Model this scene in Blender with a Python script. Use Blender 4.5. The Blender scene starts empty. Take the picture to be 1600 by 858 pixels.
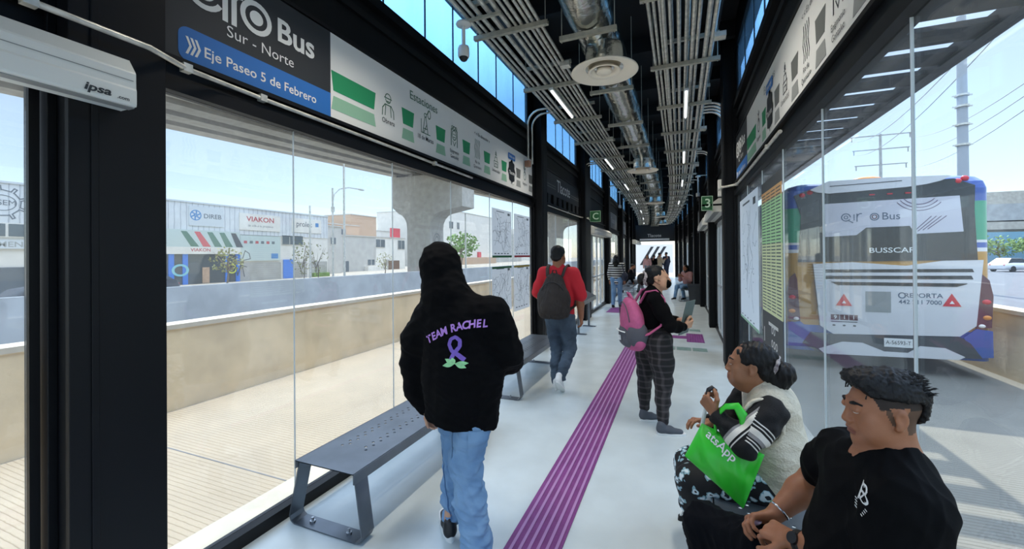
import bpy, math, random
import numpy as np
from mathutils import Vector, Matrix, noise
random.seed(7)
S = bpy.context.scene
COL = S.collection
V = Vector
# ------------------------------------------------------------------ camera, sky, sun, exposure
CAM_H = 1.65
cam_d = bpy.data.cameras.new('camera'); cam = bpy.data.objects.new('camera', cam_d); COL.objects.link(cam)
cam_d.sensor_width = 36.0; cam_d.sensor_fit = 'HORIZONTAL'; cam_d.lens = 641.34 / 1600 * 36
cam_d.shift_y = -32.0 / 1600; cam_d.clip_start = 0.02; cam_d.clip_end = 2000
_y, _p, _r = .388862981, .00471844, .00824164
_f = V((-math.sin(_y) * math.cos(_p), math.cos(_y) * math.cos(_p), math.sin(_p)))
_rt = V((math.cos(_y), math.sin(_y), 0)); _dn = _f.cross(_rt)
_x = _rt * math.cos(_r) + _dn * math.sin(_r); _d = _dn * math.cos(_r) - _rt * math.sin(_r)
cam.matrix_world = Matrix(((_x.x, -_d.x, -_f.x, 0), (_x.y, -_d.y, -_f.y, 0), (_x.z, -_d.z, -_f.z, CAM_H), (0, 0, 0, 1)))
S.camera = cam
S.view_settings.view_transform = 'Standard'; S.view_settings.look = 'None'
S.view_settings.gamma = 1.0; S.view_settings.use_curve_mapping = False
S.view_settings.exposure = 0.88
LAMP = 8.0                                   # watts of each tube light
S.cycles.max_bounces = 10; S.cycles.diffuse_bounces = 5; S.cycles.glossy_bounces = 4
S.cycles.transparent_max_bounces = 24; S.cycles.sample_clamp_indirect = 6.0
S.cycles.caustics_reflective = False; S.cycles.caustics_refractive = False
W = bpy.data.worlds.new('sky'); S.world = W; W.use_nodes = True
_n = W.node_tree.nodes; _l = W.node_tree.links
sky = _n.new('ShaderNodeTexSky'); sky.sky_type = 'NISHITA'; sky.sun_disc = False
sky.sun_elevation = math.radians(52); sky.sun_rotation = 0.0; sky.altitude = 1800; sky.dust_density = 2.2; sky.air_density = 1.0
_mx = _n.new('ShaderNodeMixRGB'); _mx.blend_type = 'MIX'; _mx.inputs[0].default_value = 0.22
_mx.inputs[2].default_value = (7.5, 8.2, 8.6, 1)
_l.new(sky.outputs[0], _mx.inputs[1]); _l.new(_mx.outputs[0], _n['Background'].inputs[0])
_tc = _n.new('ShaderNodeTexCoord'); _sp = _n.new('ShaderNodeSeparateXYZ'); _mr = _n.new('ShaderNodeMapRange')   # sky boost added overhead to brighten shaded sides and the interior
_mr.inputs[1].default_value = .35; _mr.inputs[2].default_value = .85; _mr.inputs[3].default_value = .12; _mr.inputs[4].default_value = .72
_l.new(_tc.outputs['Generated'], _sp.inputs[0]); _l.new(_sp.outputs[2], _mr.inputs[0]); _l.new(_mr.outputs[0], _n['Background'].inputs[1])
sun_d = bpy.data.lights.new('sun', 'SUN'); sun = bpy.data.objects.new('sun', sun_d); COL.objects.link(sun)
sun_d.energy = 3.3; sun_d.angle = math.radians(0.6); sun_d.color = (1.0, .93, .82)
sun.rotation_euler = V((-.03, .766, 1.0)).to_track_quat('Z', 'Y').to_euler(); sun.location = (0, 20, 40)

# ------------------------------------------------------------------ materials
def lin(c):
    if isinstance(c, str):
        c = [int(c[i:i + 2], 16) / 255 for i in (0, 2, 4)]
    return tuple(((x / 12.92) if x <= .04045 else ((x + .055) / 1.055) ** 2.4) for x in c) + (1,)
def mat(name, c, rough=.6, metal=0.0, spec=.5, var=0.0, scale=8.0, bump=0.0, bscale=60.0, c2=None, emit=0.0, coat=0.0, stretch=None):
    m = bpy.data.materials.new(name); m.use_nodes = True
    n = m.node_tree.nodes; l = m.node_tree.links; b = n['Principled BSDF']
    b.inputs['Base Color'].default_value = lin(c); b.inputs['Roughness'].default_value = rough
    b.inputs['Metallic'].default_value = metal; b.inputs['Specular IOR Level'].default_value = spec
    b.inputs['Coat Weight'].default_value = coat
    if emit:
        b.inputs['Emission Color'].default_value = lin(c); b.inputs['Emission Strength'].default_value = emit
    if var or c2 or bump:
        tc = n.new('ShaderNodeTexCoord'); mp = n.new('ShaderNodeMapping'); l.new(tc.outputs['Object'], mp.inputs[0])
        if stretch: mp.inputs['Scale'].default_value = stretch
    if var or c2:
        t = n.new('ShaderNodeTexNoise'); t.inputs['Scale'].default_value = scale; t.inputs['Detail'].default_value = 5
        l.new(mp.outputs[0], t.inputs['Vector'])
        r = n.new('ShaderNodeValToRGB'); a = lin(c)
        r.color_ramp.elements[0].position = .35; r.color_ramp.elements[1].position = .65
        if c2: lo, hi = a, lin(c2)
        else: lo = tuple(x * (1 - var) for x in a[:3]) + (1,); hi = tuple(min(1, x * (1 + var)) for x in a[:3]) + (1,)
        r.color_ramp.elements[0].color = lo; r.color_ramp.elements[1].color = hi
        l.new(t.outputs['Fac'], r.inputs[0]); l.new(r.outputs[0], b.inputs['Base Color'])
    if bump:
        t2 = n.new('ShaderNodeTexNoise'); t2.inputs['Scale'].default_value = bscale; t2.inputs['Detail'].default_value = 4
        l.new(mp.outputs[0], t2.inputs['Vector'])
        bp = n.new('ShaderNodeBump'); bp.inputs['Strength'].default_value = bump; bp.inputs['Distance'].default_value = .01
        l.new(t2.outputs['Fac'], bp.inputs['Height']); l.new(bp.outputs[0], b.inputs['Normal'])
    return m
def glass(name, tint, haze=.04, hcol=(1, 1, 1), refl=1.0):
    m = bpy.data.materials.new(name); m.use_nodes = True
    n = m.node_tree.nodes; l = m.node_tree.links; n.clear()
    out = n.new('ShaderNodeOutputMaterial'); tr = n.new('ShaderNodeBsdfTransparent'); tr.inputs[0].default_value = tuple(tint) + (1,)
    gl = n.new('ShaderNodeBsdfGlossy'); gl.inputs['Roughness'].default_value = .0
    df = n.new('ShaderNodeBsdfDiffuse'); df.inputs[0].default_value = tuple(hcol) + (1,)
    tl = n.new('ShaderNodeBsdfTranslucent'); tl.inputs[0].default_value = tuple(hcol) + (1,)
    lw = n.new('ShaderNodeLayerWeight'); lw.inputs[0].default_value = .5
    pw = n.new('ShaderNodeMath'); pw.operation = 'POWER'; pw.inputs[1].default_value = 5
    ma = n.new('ShaderNodeMath'); ma.operation = 'MULTIPLY_ADD'; ma.inputs[1].default_value = .9 * refl; ma.inputs[2].default_value = .045 * refl
    l.new(lw.outputs['Facing'], pw.inputs[0]); l.new(pw.outputs[0], ma.inputs[0])
    dt = n.new('ShaderNodeMixShader'); dt.inputs[0].default_value = .5; l.new(df.outputs[0], dt.inputs[1]); l.new(tl.outputs[0], dt.inputs[2])
    tc = n.new('ShaderNodeTexCoord'); mp = n.new('ShaderNodeMapping'); mp.inputs['Scale'].default_value = (1.2, 1.2, .35)
    ns = n.new('ShaderNodeTexNoise'); ns.inputs['Scale'].default_value = 2.2; ns.inputs['Detail'].default_value = 6
    l.new(tc.outputs['Object'], mp.inputs[0]); l.new(mp.outputs[0], ns.inputs['Vector'])
    hz = n.new('ShaderNodeMath'); hz.operation = 'MULTIPLY'; hz.inputs[1].default_value = haze * 2; l.new(ns.outputs['Fac'], hz.inputs[0])
    m1 = n.new('ShaderNodeMixShader'); l.new(hz.outputs[0], m1.inputs[0]); l.new(tr.outputs[0], m1.inputs[1]); l.new(dt.outputs[0], m1.inputs[2])
    m2 = n.new('ShaderNodeMixShader'); l.new(ma.outputs[0], m2.inputs[0]); l.new(m1.outputs[0], m2.inputs[1]); l.new(gl.outputs[0], m2.inputs[2])
    l.new(m2.outputs[0], out.inputs[0]); return m

# ------------------------------------------------------------------ mesh building
WARP = [False]
def wx(y): return -.002 * max(0.0, y - 11) ** 2          # the station bends gently to the left in the distance
class MB:
    def __init__(s): s.v = []; s.f = []; s.m = []; s.sm = []
    def add(s, vs, fs, mi=0, smooth=False):
        o = len(s.v); s.v += [tuple(p) for p in vs]
        for f in fs: s.f.append(tuple(i + o for i in f)); s.m.append(mi); s.sm.append(smooth)
        return s
    def box(s, x0, y0, z0, x1, y1, z1, mi=0):
        if x0 > x1: x0, x1 = x1, x0
        if y0 > y1: y0, y1 = y1, y0
        if z0 > z1: z0, z1 = z1, z0
        if WARP[0] and y1 > 12.5 and y1 - y0 > 3:
            ys = sorted({y0, y1} | {float(q) for q in np.arange(11, y1, 1.6) if q > y0})
            return s.rings([[(x0, y, z0), (x0, y, z1), (x1, y, z1), (x1, y, z0)] for y in ys], mi, False)
        return s.add([(x0, y0, z0), (x1, y0, z0), (x1, y1, z0), (x0, y1, z0), (x0, y0, z1), (x1, y0, z1), (x1, y1, z1), (x0, y1, z1)],
                     [(3, 2, 1, 0), (4, 5, 6, 7), (0, 1, 5, 4), (1, 2, 6, 5), (2, 3, 7, 6), (3, 0, 4, 7)], mi)
    def prism(s, pts, ext, mi=0, smooth=False):          # planar polygon pushed along a vector
        n = len(pts); e = V(ext); a = [V(p) for p in pts]
        nrm = sum((a[i].cross(a[(i + 1) % n]) for i in range(n)), V())
        if nrm.dot(e) > 0: a = a[::-1]
        vs = a + [p + e for p in a]
        s.add(vs, [tuple(range(n)), tuple(range(2 * n - 1, n - 1, -1))], mi)
        return s.add(vs, [((i + 1) % n, i, n + i, n + (i + 1) % n) for i in range(n)], mi, smooth)
    def rings(s, R, mi=0, smooth=True, caps=True, closed=False):   # loft through rings of equal length
        n = len(R[0]); vs = [p for r in R for p in r]; k = len(R); fs = []
        for j in range(k if closed else k - 1):
            a = j * n; b = ((j + 1) % k) * n
            for i in range(n): fs.append((a + i, a + (i + 1) % n, b + (i + 1) % n, b + i))
        s.add(vs, fs, mi, smooth)
        if caps and not closed:
            s.add(R[0], [tuple(range(n - 1, -1, -1))], mi); s.add(R[-1], [tuple(range(n))], mi)
        return s
    def tube(s, pts, r, n=8, mi=0, closed=False, caps=True, smooth=True, flat=None):
        P = [V(p) for p in pts]; k = len(P); R = []; up = None
        for i in range(k):
            if closed: t = P[(i + 1) % k] - P[i - 1]
            else: t = P[min(i + 1, k - 1)] - P[max(i - 1, 0)]
            t.normalize()
            if up is None:
                up = V((0, 0, 1)) if abs(t.z) < .9 else V((1, 0, 0))
            u = (up - t * up.dot(t)).normalized(); w = t.cross(u); up = u
            rr = r[i] if isinstance(r, (list, tuple)) else r
            fl = flat or 1.0
            R.append([P[i] + u * (math.cos(a) * rr * fl) + w * (math.sin(a) * rr) for a in [2 * math.pi * j / n for j in range(n)]])
        return s.rings(R, mi, smooth, caps, closed)
    def cyl(s, a, b, r0, r1=None, n=16, mi=0, smooth=True):
        a, b = V(a), V(b); r1 = r0 if r1 is None else r1
        t = (b - a).normalized(); u = t.orthogonal().normalized(); w = t.cross(u)
        ring = lambda c, r: [c + u * (math.cos(2 * math.pi * j / n) * r) + w * (math.sin(2 * math.pi * j / n) * r) for j in range(n)]
        return s.rings([ring(a, r0), ring(b, r1)], mi, smooth)
    def lathe(s, prof, c=(0, 0, 0), n=32, mi=0, smooth=True):     # profile (radius, height) about vertical axis
        c = V(c); R = [[c + V((math.cos(2 * math.pi * j / n) * r, math.sin(2 * math.pi * j / n) * r, z)) for j in range(n)] for r, z in prof]
        return s.rings(R, mi, smooth, True)
    def ball(s, c, rad, n=14, m=9, mi=0, M=None):
        c = V(c); rad = V(rad) if hasattr(rad, '__len__') else V((rad,) * 3); R = []
        for i in range(m + 1):
            ph = math.pi * (i / m) ; ph = min(max(ph, .05), math.pi - .05)
            r = []
            for j in range(n):
                th = 2 * math.pi * j / n
                p = V((math.sin(ph) * math.cos(th) * rad.x, math.sin(ph) * math.sin(th) * rad.y, -math.cos(ph) * rad.z))
                r.append(c + (M @ p if M else p))
            R.append(r)
        return s.rings(R, mi, True, True)
    def build(s, name, mats, parent=None, bevel=0.0):
        if WARP[0]: s.v = [(p[0] + wx(p[1]), p[1], p[2]) for p in s.v]
        me = bpy.data.meshes.new(name); me.from_pydata(s.v, [], s.f)
        for m in (mats if isinstance(mats, (list, tuple)) else [mats]): me.materials.append(m)
        me.polygons.foreach_set('material_index', s.m); me.polygons.foreach_set('use_smooth', s.sm); me.update()
        o = bpy.data.objects.new(name, me); COL.objects.link(o)
        if parent:
            o.parent = parent; o.matrix_parent_inverse = base_inv(parent)
        if bevel:
            b = o.modifiers.new('bevel', 'BEVEL'); b.width = bevel; b.segments = 2; b.limit_method = 'ANGLE'
        return o
def base_world(p):
    b = Matrix.LocRotScale(p.location, p.rotation_euler, p.scale)
    return base_world(p.parent) @ p.matrix_parent_inverse @ b if p.parent else b
def base_inv(p): return base_world(p).inverted()
def tag(o, label, cat, group=None, kind=None):
    o['label'] = label; o['category'] = cat
    if group: o['group'] = group
    if kind: o['kind'] = kind
    return o
def thing(name, label, cat, loc=(0, 0, 0), group=None):
    o = bpy.data.objects.new(name, None); o.empty_display_size = .1; COL.objects.link(o); o.location = loc
    return tag(o, label, cat, group)
def st(o): o['kind'] = 'structure'; return o
def copy_tree(o, parent=None):
    c = o.copy(); COL.objects.link(c)
    if parent: c.parent = parent
    for ch in list(o.children): copy_tree(ch, c)
    return c
_txt = {}
def txt(mb, s, size, org, right, up, mi=0, align='CENTER', bold=0.0, squeeze=1.0, lift=.0015, shear=0.0, thick=.001):
    key = (s, align, round(bold, 4), shear)
    if key not in _txt:
        c = bpy.data.curves.new('t', 'FONT'); c.body = s; c.size = 1; c.align_x = align; c.align_y = 'CENTER'
        c.offset = bold; c.resolution_u = 3; c.shear = shear
        o = bpy.data.objects.new('t', c); COL.objects.link(o)
        dg = bpy.context.evaluated_depsgraph_get(); me = bpy.data.meshes.new_from_object(o.evaluated_get(dg))
        _txt[key] = ([tuple(v.co) for v in me.vertices], [tuple(p.vertices) for p in me.polygons])
        bpy.data.objects.remove(o); bpy.data.curves.remove(c); bpy.data.meshes.remove(me)
    vs, fs = _txt[key]; org, right, up = V(org), V(right), V(up); nr = right.cross(up)
    P = [org + right * (x * size * squeeze) + up * (y * size) + nr * lift for x, y, z in vs]
    n = len(P)
    mb.add(P, fs, mi)
class Frame:                                             # a flat face in the room: 2-D drawing (x right, y up) on it
    def __init__(s, org, right, up=(0, 0, 1)): s.o = V(org); s.r = V(right).normalized(); s.u = V(up).normalized(); s.n = s.r.cross(s.u)
    def p(s, x, y, l=0.0): return s.o + s.r * x + s.u * y + s.n * l
    def poly(s, mb, pts, mi=0, l=0.0, t=.0015): mb.prism([s.p(x, y, l) for x, y in pts], s.n * t, mi)
    def rect(s, mb, x0, y0, x1, y1, mi=0, l=0.0, t=.0015): s.poly(mb, [(x0, y0), (x1, y0), (x1, y1), (x0, y1)], mi, l, t)
    def line(s, mb, pts, w, mi=0, l=0.002, closed=False):
        pts = list(pts) + ([pts[0]] if closed else [])
        for i, ((x0, y0), (x1, y1)) in enumerate(zip(pts[:-1], pts[1:])):
            dx, dy = x1 - x0, y1 - y0; k = math.hypot(dx, dy) or 1e-6; dx, dy = dx / k * w / 2, dy / k * w / 2
            s.poly(mb, [(x0 - dx - dy, y0 - dy + dx), (x0 - dx + dy, y0 - dy - dx), (x1 + dx + dy, y1 + dy - dx), (x1 + dx - dy, y1 + dy + dx)], mi, l, .0006 + .00025 * (i % 3))
    def disc(s, mb, x, y, rx, ry=None, mi=0, l=0.0, t=.0015, n=20): 
        ry = ry or rx; s.poly(mb, [(x + rx * math.cos(2 * math.pi * i / n), y + ry * math.sin(2 * math.pi * i / n)) for i in range(n)], mi, l, t)
    def ring(s, mb, x, y, r, w, mi=0, l=.002, a0=0, a1=360, n=24, ky=1.0, t=.0008):
        P = []; full = abs(a1 - a0) >= 359.9
        for i in range(n if full else n + 1):
            a = math.radians(a0 + (a1 - a0) * i / n); c, k = math.cos(a), math.sin(a) * ky
            P.append([s.p(x + c * (r - w / 2), y + k * (r - w / 2), l), s.p(x + c * (r + w / 2), y + k * (r + w / 2), l), s.p(x + c * (r + w / 2), y + k * (r + w / 2), l + t), s.p(x + c * (r - w / 2), y + k * (r - w / 2), l + t)])
        mb.rings([q[::-1] for q in P], mi, False, not full, full)
    def text(s, mb, t, size, x, y, mi=0, l=.0, **k): txt(mb, t, size, s.p(x, y, l), s.r, s.u, mi, **k)
    def rrect(s, mb, x0, y0, x1, y1, r, mi=0, l=0.0, t=.0015, corners=(1, 1, 1, 1)):
        pts = []
        for (cx, cy, a), on in zip(((x1 - r, y1 - r, 0), (x0 + r, y1 - r, 90), (x0 + r, y0 + r, 180), (x1 - r, y0 + r, 270)), corners):
            if on: pts += [(cx + r * math.cos(math.radians(a + k * 15)), cy + r * math.sin(math.radians(a + k * 15))) for k in range(7)]
            else: pts.append((x1 if a in (0, 270) else x0, y1 if a in (0, 90) else y0))
        s.poly(mb, pts, mi, l, t)
# ------------------------------------------------------------------ material list
M = {}
def m_(k, *a, **kw): M[k] = mat(k, *a, **kw); return M[k]
m_('floor_epoxy', 'c6cfcf', .24, var=.05, scale=3.0, spec=.5)
m_('black_steel', '090b0f', .5, spec=.25)
m_('frame_black', '08090c', .45, spec=.28)
m_('panel_black', '090b0e', .55, spec=.22)
m_('roof_dark', '0a0b0d', .75)
m_('beam_dark', '15181c', .6)
m_('galv', 'dedbd0', .36, metal=.45, var=.18, scale=14)
m_('galv_strut', 'b9b5a6', .5, metal=.35, var=.12, scale=20)
m_('foil', 'd4d2c8', .2, metal=1.0, bump=.9, bscale=9, var=.06, scale=5)
m_('cream', 'fbf0dd', .5)
m_('white_paint', 'e9ebe8', .4)
m_('white_box', 'e6e7e0', .45)
m_('grey_line', '8f9190', .5)
m_('concrete', 'b8b2a6', .85, var=.12, scale=2.5, bump=.15, bscale=30)
m_('kerb', 'b3ad9f', .85, var=.08, scale=4)
m_('barrier', 'ddc8a4', .85, var=.14, scale=1.6, bump=.2, bscale=25)
m_('barrier_top', 'c2baaa', .85, var=.06, scale=5)
m_('wall_grey', 'adafae', .85, var=.13, scale=1.1)
m_('asphalt', '5c6066', .85, var=.15, scale=3)
m_('ground', '8f897d', .9, var=.1, scale=.6)
m_('steel_bench', '6b7178', .33, metal=.6, spec=.6, var=.1, scale=6)
m_('bolt', 'b9bcc0', .3, metal=1)
m_('purple', '773575', .55, var=.12, scale=9, bump=.1, bscale=90)
m_('purple_rib', 'a97cab', .5)
m_('tile_green', '6f8a84', .6, var=.15, scale=20)
m_('sign_white', 'f1f2ef', .45)
m_('sign_dark', '2b2f34', .5)
m_('sign_blue', '2c72c0', .5)
m_('sign_green', '2c9a66', .5)
m_('sign_lightgreen', '98c6a9', .5)
m_('sign_grey', '6c6f6d', .5)
m_('sign_lightgrey', '9a9d9b', .5)
m_('letter_white', 'eef0ee', .5)
m_('letter_dark', '2a3034', .5)
m_('letter_green', '3c6a54', .5)
m_('bubble', '1b1e21', .5)
m_('paper', 'b9bec3', .7)
m_('map_line', '5b656c', .7)
m_('paper_white', 'e2e6e6', .7)
m_('paper_cream', 'c9cfa0', .7)
m_('red', 'b5232c', .5)
m_('rubber', '0c0c0d', .7)
m_('plastic_black', '15161a', .45)
m_('bin_grey', '3b3f45', .55)
m_('door_alu', 'd4d9da', .35, metal=.25)
M['glass'] = glass('clear glass', (.93, .955, .95), .055, (.95, .97, 1))
M['glass_r'] = glass('dusty glass', (.94, .97, .97), .035, (.9, .96, 1), .6)
M['glass_blue'] = glass('blue film glass', (.55, .80, .98), .12, (.45, .75, 1.0), .6)
def ribbed(name, c, dark, period, axis):
    m = mat(name, c, .9, var=.06, scale=2.0); n = m.node_tree.nodes; l = m.node_tree.links; b = n['Principled BSDF']
    tc = n.new('ShaderNodeTexCoord'); w = n.new('ShaderNodeTexWave'); w.bands_direction = axis; w.wave_profile = 'SAW'
    w.inputs['Scale'].default_value = .3142 / period * 1.0; w.inputs['Distortion'].default_value = .8; w.inputs['Detail Scale'].default_value = 3
    l.new(tc.outputs['Object'], w.inputs['Vector'])
    r = n.new('ShaderNodeValToRGB'); r.color_ramp.elements[0].position = .0; r.color_ramp.elements[0].color = lin(dark); r.color_ramp.elements[1].position = .22; r.color_ramp.elements[1].color = (1, 1, 1, 1)
    src = b.inputs['Base Color'].links[0].from_socket
    mx = n.new('ShaderNodeMixRGB'); mx.blend_type = 'MULTIPLY'; mx.inputs[0].default_value = 1
    l.new(w.outputs['Fac'], r.inputs[0]); l.new(src, mx.inputs[1]); l.new(r.outputs[0], mx.inputs[2]); l.new(mx.outputs[0], b.inputs['Base Color'])
    return m
M['lane'] = ribbed('grooved concrete lane', '988c78', 'b7ab9b', .045, 'Y')
M['lane_shaded'] = ribbed('shaded grooved lane', '7a7870', '9a958b', .045, 'Y')  # lane material darkened: awning and bus shade put into its colour
M['corrugated'] = ribbed('corrugated cladding', 'cfd2d4', 'b9bcc0', .35, 'Y')

def paperlike(k, c, tc='f4f6f8'):                                   # thin printed film: lets window light through
    m = mat(k, c, .7); n = m.node_tree.nodes; l = m.node_tree.links; t = n.new('ShaderNodeBsdfTranslucent'); t.inputs[0].default_value = lin(tc)
    mx = n.new('ShaderNodeMixShader'); mx.inputs[0].default_value = .72; l.new(n['Principled BSDF'].outputs[0], mx.inputs[1]); l.new(t.outputs[0], mx.inputs[2]); l.new(mx.outputs[0], n['Material Output'].inputs[0]); M[k] = m
paperlike('paper', 'a9aeb4'); paperlike('paper_white', 'e2e6e6'); paperlike('paper_cream', 'd9dabb', 'eeeed0')
# ------------------------------------------------------------------ the setting: station shell
XL, XR = -2.38, 0.775           # glass planes
Y0, Y1 = -3.0, 34.0
XC = (XL + XR) / 2
WARP[0] = True
st(MB().box(-2.42, Y0, -.28, .82, Y1, 0).build('floor', M['floor_epoxy']))
st(MB().box(-2.72, Y0 - 3, -.4, -2.42, Y1, -.005).build('kerb_left', M['kerb']))
st(MB().box(.82, Y0 - 3, -.4, 1.1, Y1, -.005).build('kerb_right', M['kerb']))
st(MB().box(-2.62, Y0, 4.95, 1.02, Y1, 5.05).build('ceiling', M['roof_dark']))
def pair_walls():
    for side, X, sg in (('left', XL, 1), ('right', XR, -1)):     # sg: direction to the inside
        b = MB()
        b.box(X - .03 * sg, Y0, 0, X + .06 * sg, Y1, .075)                      # sill frame
        b.box(X - .04 * sg, Y0, 2.49, X + .05 * sg, Y1, 2.56)                   # glazing head
        b.box(X - .04 * sg, Y0, 2.56, X + .025 * sg, Y1, 2.64)
        b.box(X - .04 * sg, Y0, 2.64, X + .06 * sg, Y1, 2.665)                  # ledge
        b.box(X - .06 * sg, Y0, 2.665, X - .012 * sg, Y1, 3.83, 1)              # fascia panel
        b.box(X - .06 * sg, Y0, 3.31, X + .03 * sg, Y1, 3.335)
        b.box(X - .06 * sg, Y0, 3.60, X + .015 * sg, Y1, 3.66)
        b.box(X - .06 * sg, Y0, 3.74, X + .05 * sg, Y1, 3.83)
        b.box(X - .06 * sg, Y0, 4.55, X + .03 * sg, Y1, 4.95)                   # eaves beam
        st(b.build('wall_' + side, [M['frame_black'], M['panel_black']]))
pair_walls()
COLS = {'left': [(.84, 1.14), (6.78, 7.07), (10.3, 10.95), (14.15, 14.5), (18.4, 18.75), (22, 22.35), (25.5, 25.85), (29, 29.35), (32.6, 33)],
        'right': [(6.74, 7.1), (10.25, 10.6), (14.2, 14.55), (17.8, 18.2), (21.5, 21.9), (25.5, 25.9), (29.2, 29.5), (32.6, 33)]}
for side, X, sg in (('left', XL, 1), ('right', XR, -1)):
    for a, c in COLS[side]:
        b = MB()
        xi = X + .175 * sg
        b.box(X - .05 * sg, a, 0, xi - .02 * sg, c, 4.95)
        b.box(xi - .03 * sg, a - .015, 0, xi, c + .015, 4.95)                   # flange towards the aisle
        b.box(X - .02 * sg, a - (.03 if a < 1 else .07), 0, X + .05 * sg, a, 3.83); b.box(X - .02 * sg, c, 0, X + .05 * sg, c + .05, 3.83)
        b.box(xi, a + .05, 0, xi + .006 * sg, a + .075, 4.95)
        st(b.build('column', M['black_steel'], bevel=.006))
# windows: one object per bay, each pane a child of its own
def window(n, side, ya, yb, joints, m='glass', z0=.075, z1=2.49, frame=True):
    X, sg = (XL, 1) if side == 'left' else (XR, -1)
    fr = MB(); fr.box(X - .02 * sg, ya, z0, X + .02 * sg, ya + .03, z1); fr.box(X - .02 * sg, yb - .03, z0, X + .02 * sg, yb, z1)
    for j in joints: fr.box(X - .002 * sg, j - .002, z0, X + .008 * sg, j + .002, z1, 1)
    o = st(fr.build('window_%d' % n, [M['frame_black'], M['joint']]))
    ys = [ya + .03] + list(joints) + [yb - .03]
    for a, c in zip(ys[:-1], ys[1:]):
        MB().box(X - .006 * sg, a + .002, z0, X + .004 * sg, c - .002, z1).build('glass_pane', M[m], o)
    return o
m_('joint', 'd5dcde', .3)
wn = 0
BAYL = [(-1.9, .80, [-.55]), (1.19, 6.70, [1.975, 2.99, 4.0, 5.01, 5.83]), (7.13, 10.25, [8.2, 9.25]), (14.55, 18.3, [15.5, 16.5, 17.4]), (18.8, 21.9, [20.3]), (25.9, 28.9, [27.4]), (29.4, 32.5, [31])]
BAYR = [(-3.0, 6.66, [-2.1, -1.1, -.1, .9, 1.895, 2.89, 3.875, 4.78, 5.75]), (14.6, 17.7, [15.7, 16.7]), (18.25, 21.4, [19.8]), (25.95, 29.1, [27.5]), (29.55, 32.5, [31])]
for a, c, j in BAYL: wn += 1; window(wn, 'left', a, c, j)
for a, c, j in BAYR: wn += 1; window(wn, 'right', a, c, j, 'glass_r')
# clerestory strips of blue film glass
for side, X, sg, cols in (('left', XL, 1, COLS['left']), ('right', XR, -1, COLS['right'])):
    ys = [Y0] + [q for c in cols for q in c] + [Y1]
    for a, c in zip(ys[::2], ys[1::2]):
        wn += 1; c2 = c - .28 if c - a > 2 else c
        fr = MB(); fr.box(X - .03 * sg, c2, 3.83, X + .02 * sg, c, 4.55)
        k = max(1, round((c2 - a) / .62)); 
        for i in range(1, k): fr.box(X - .006 * sg, a + (c2 - a) * i / k - .006 - .04 * (i % 2), 3.83, X + .008 * sg, a + (c2 - a) * i / k + .006 - .04 * (i % 2), 4.55)
        o = st(fr.build('window_%d' % wn, M['frame_black']))
        MB().box(X - .005, a + .002, 3.83, X + .005, c2 - .002, 4.55).build('glass_pane', M['glass_blue'], o)
# doors in the glass line: aluminium sliding leaves
dn = 0
def doors(side, ya, yb, m='glass'):
    global dn
    dn += 1; X, sg = (XL, 1) if side == 'left' else (XR, -1)
    f = MB(); f.box(X - .03 * sg, ya, 0, X + .05 * sg, ya + .06, 2.49); f.box(X - .03 * sg, yb - .06, 0, X + .05 * sg, yb, 2.49)
    f.box(X - .03 * sg, ya, 2.30, X + .06 * sg, yb, 2.49); f.box(X - .03 * sg, ya, .0, X + .05 * sg, yb, .02)
    o = st(f.build('door_%d' % dn, M['frame_black']))
    n = 4; w = (yb - ya - .12) / n
    for i in range(n):
        a = ya + .06 + w * i; c = a + w; xo = X + (.03 if i in (1, 2) else .0) * sg
        lf = MB(); lf.box(xo - .02, a, .02, xo + .02, a + .07, 2.3); lf.box(xo - .02, c - .07, .02, xo + .02, c, 2.3)
        lf.box(xo - .02, a, .02, xo + .02, c, .12); lf.box(xo - .02, a, 2.2, xo + .02, c, 2.3); lf.box(xo - .02, a, 1.0, xo + .02, c, 1.04)
        e = lf.build('door_leaf', M['door_alu'], o)
        MB().box(xo - .004, a + .07, .12, xo + .004, c - .07, 2.2).build('glass_pane', M[m], e)
doors('left', 11.0, 14.08); doors('right', 7.6, 10.2, 'glass_r'); doors('right', 10.7, 14.1, 'glass_r'); doors('left', 22.4, 25.4); doors('right', 22.0, 25.4, 'glass_r')
# dark side panel between the right column and the door
st(MB().box(XR + .03, 7.12, 0, XR - .1, 7.58, 2.49).build('trim_1', M['black_steel']))
# ceiling cross beams
for k, y in enumerate(np.arange(-2.5, 34, 1.5)):
    st(MB().box(-2.4, y, 4.72, .8, y + .1, 4.95).build('trim_%d' % (k + 2), M['roof_dark']))
st(MB().box(-2.1, Y0, 4.62, -1.98, Y1, 4.9).build('trim_40', M['beam_dark'])); st(MB().box(.36, Y0, 4.62, .5, Y1, 4.9).build('trim_41', M['beam_dark']))
# end portal
b = MB(); b.box(-2.4, 34, 0, -2.3, 34.3, 5); b.box(.7, 34, 0, .8, 34.3, 5); b.box(-2.4, 34, 2.7, .8, 34.3, 5)
st(b.build('wall_end', M['panel_black']))

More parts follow.
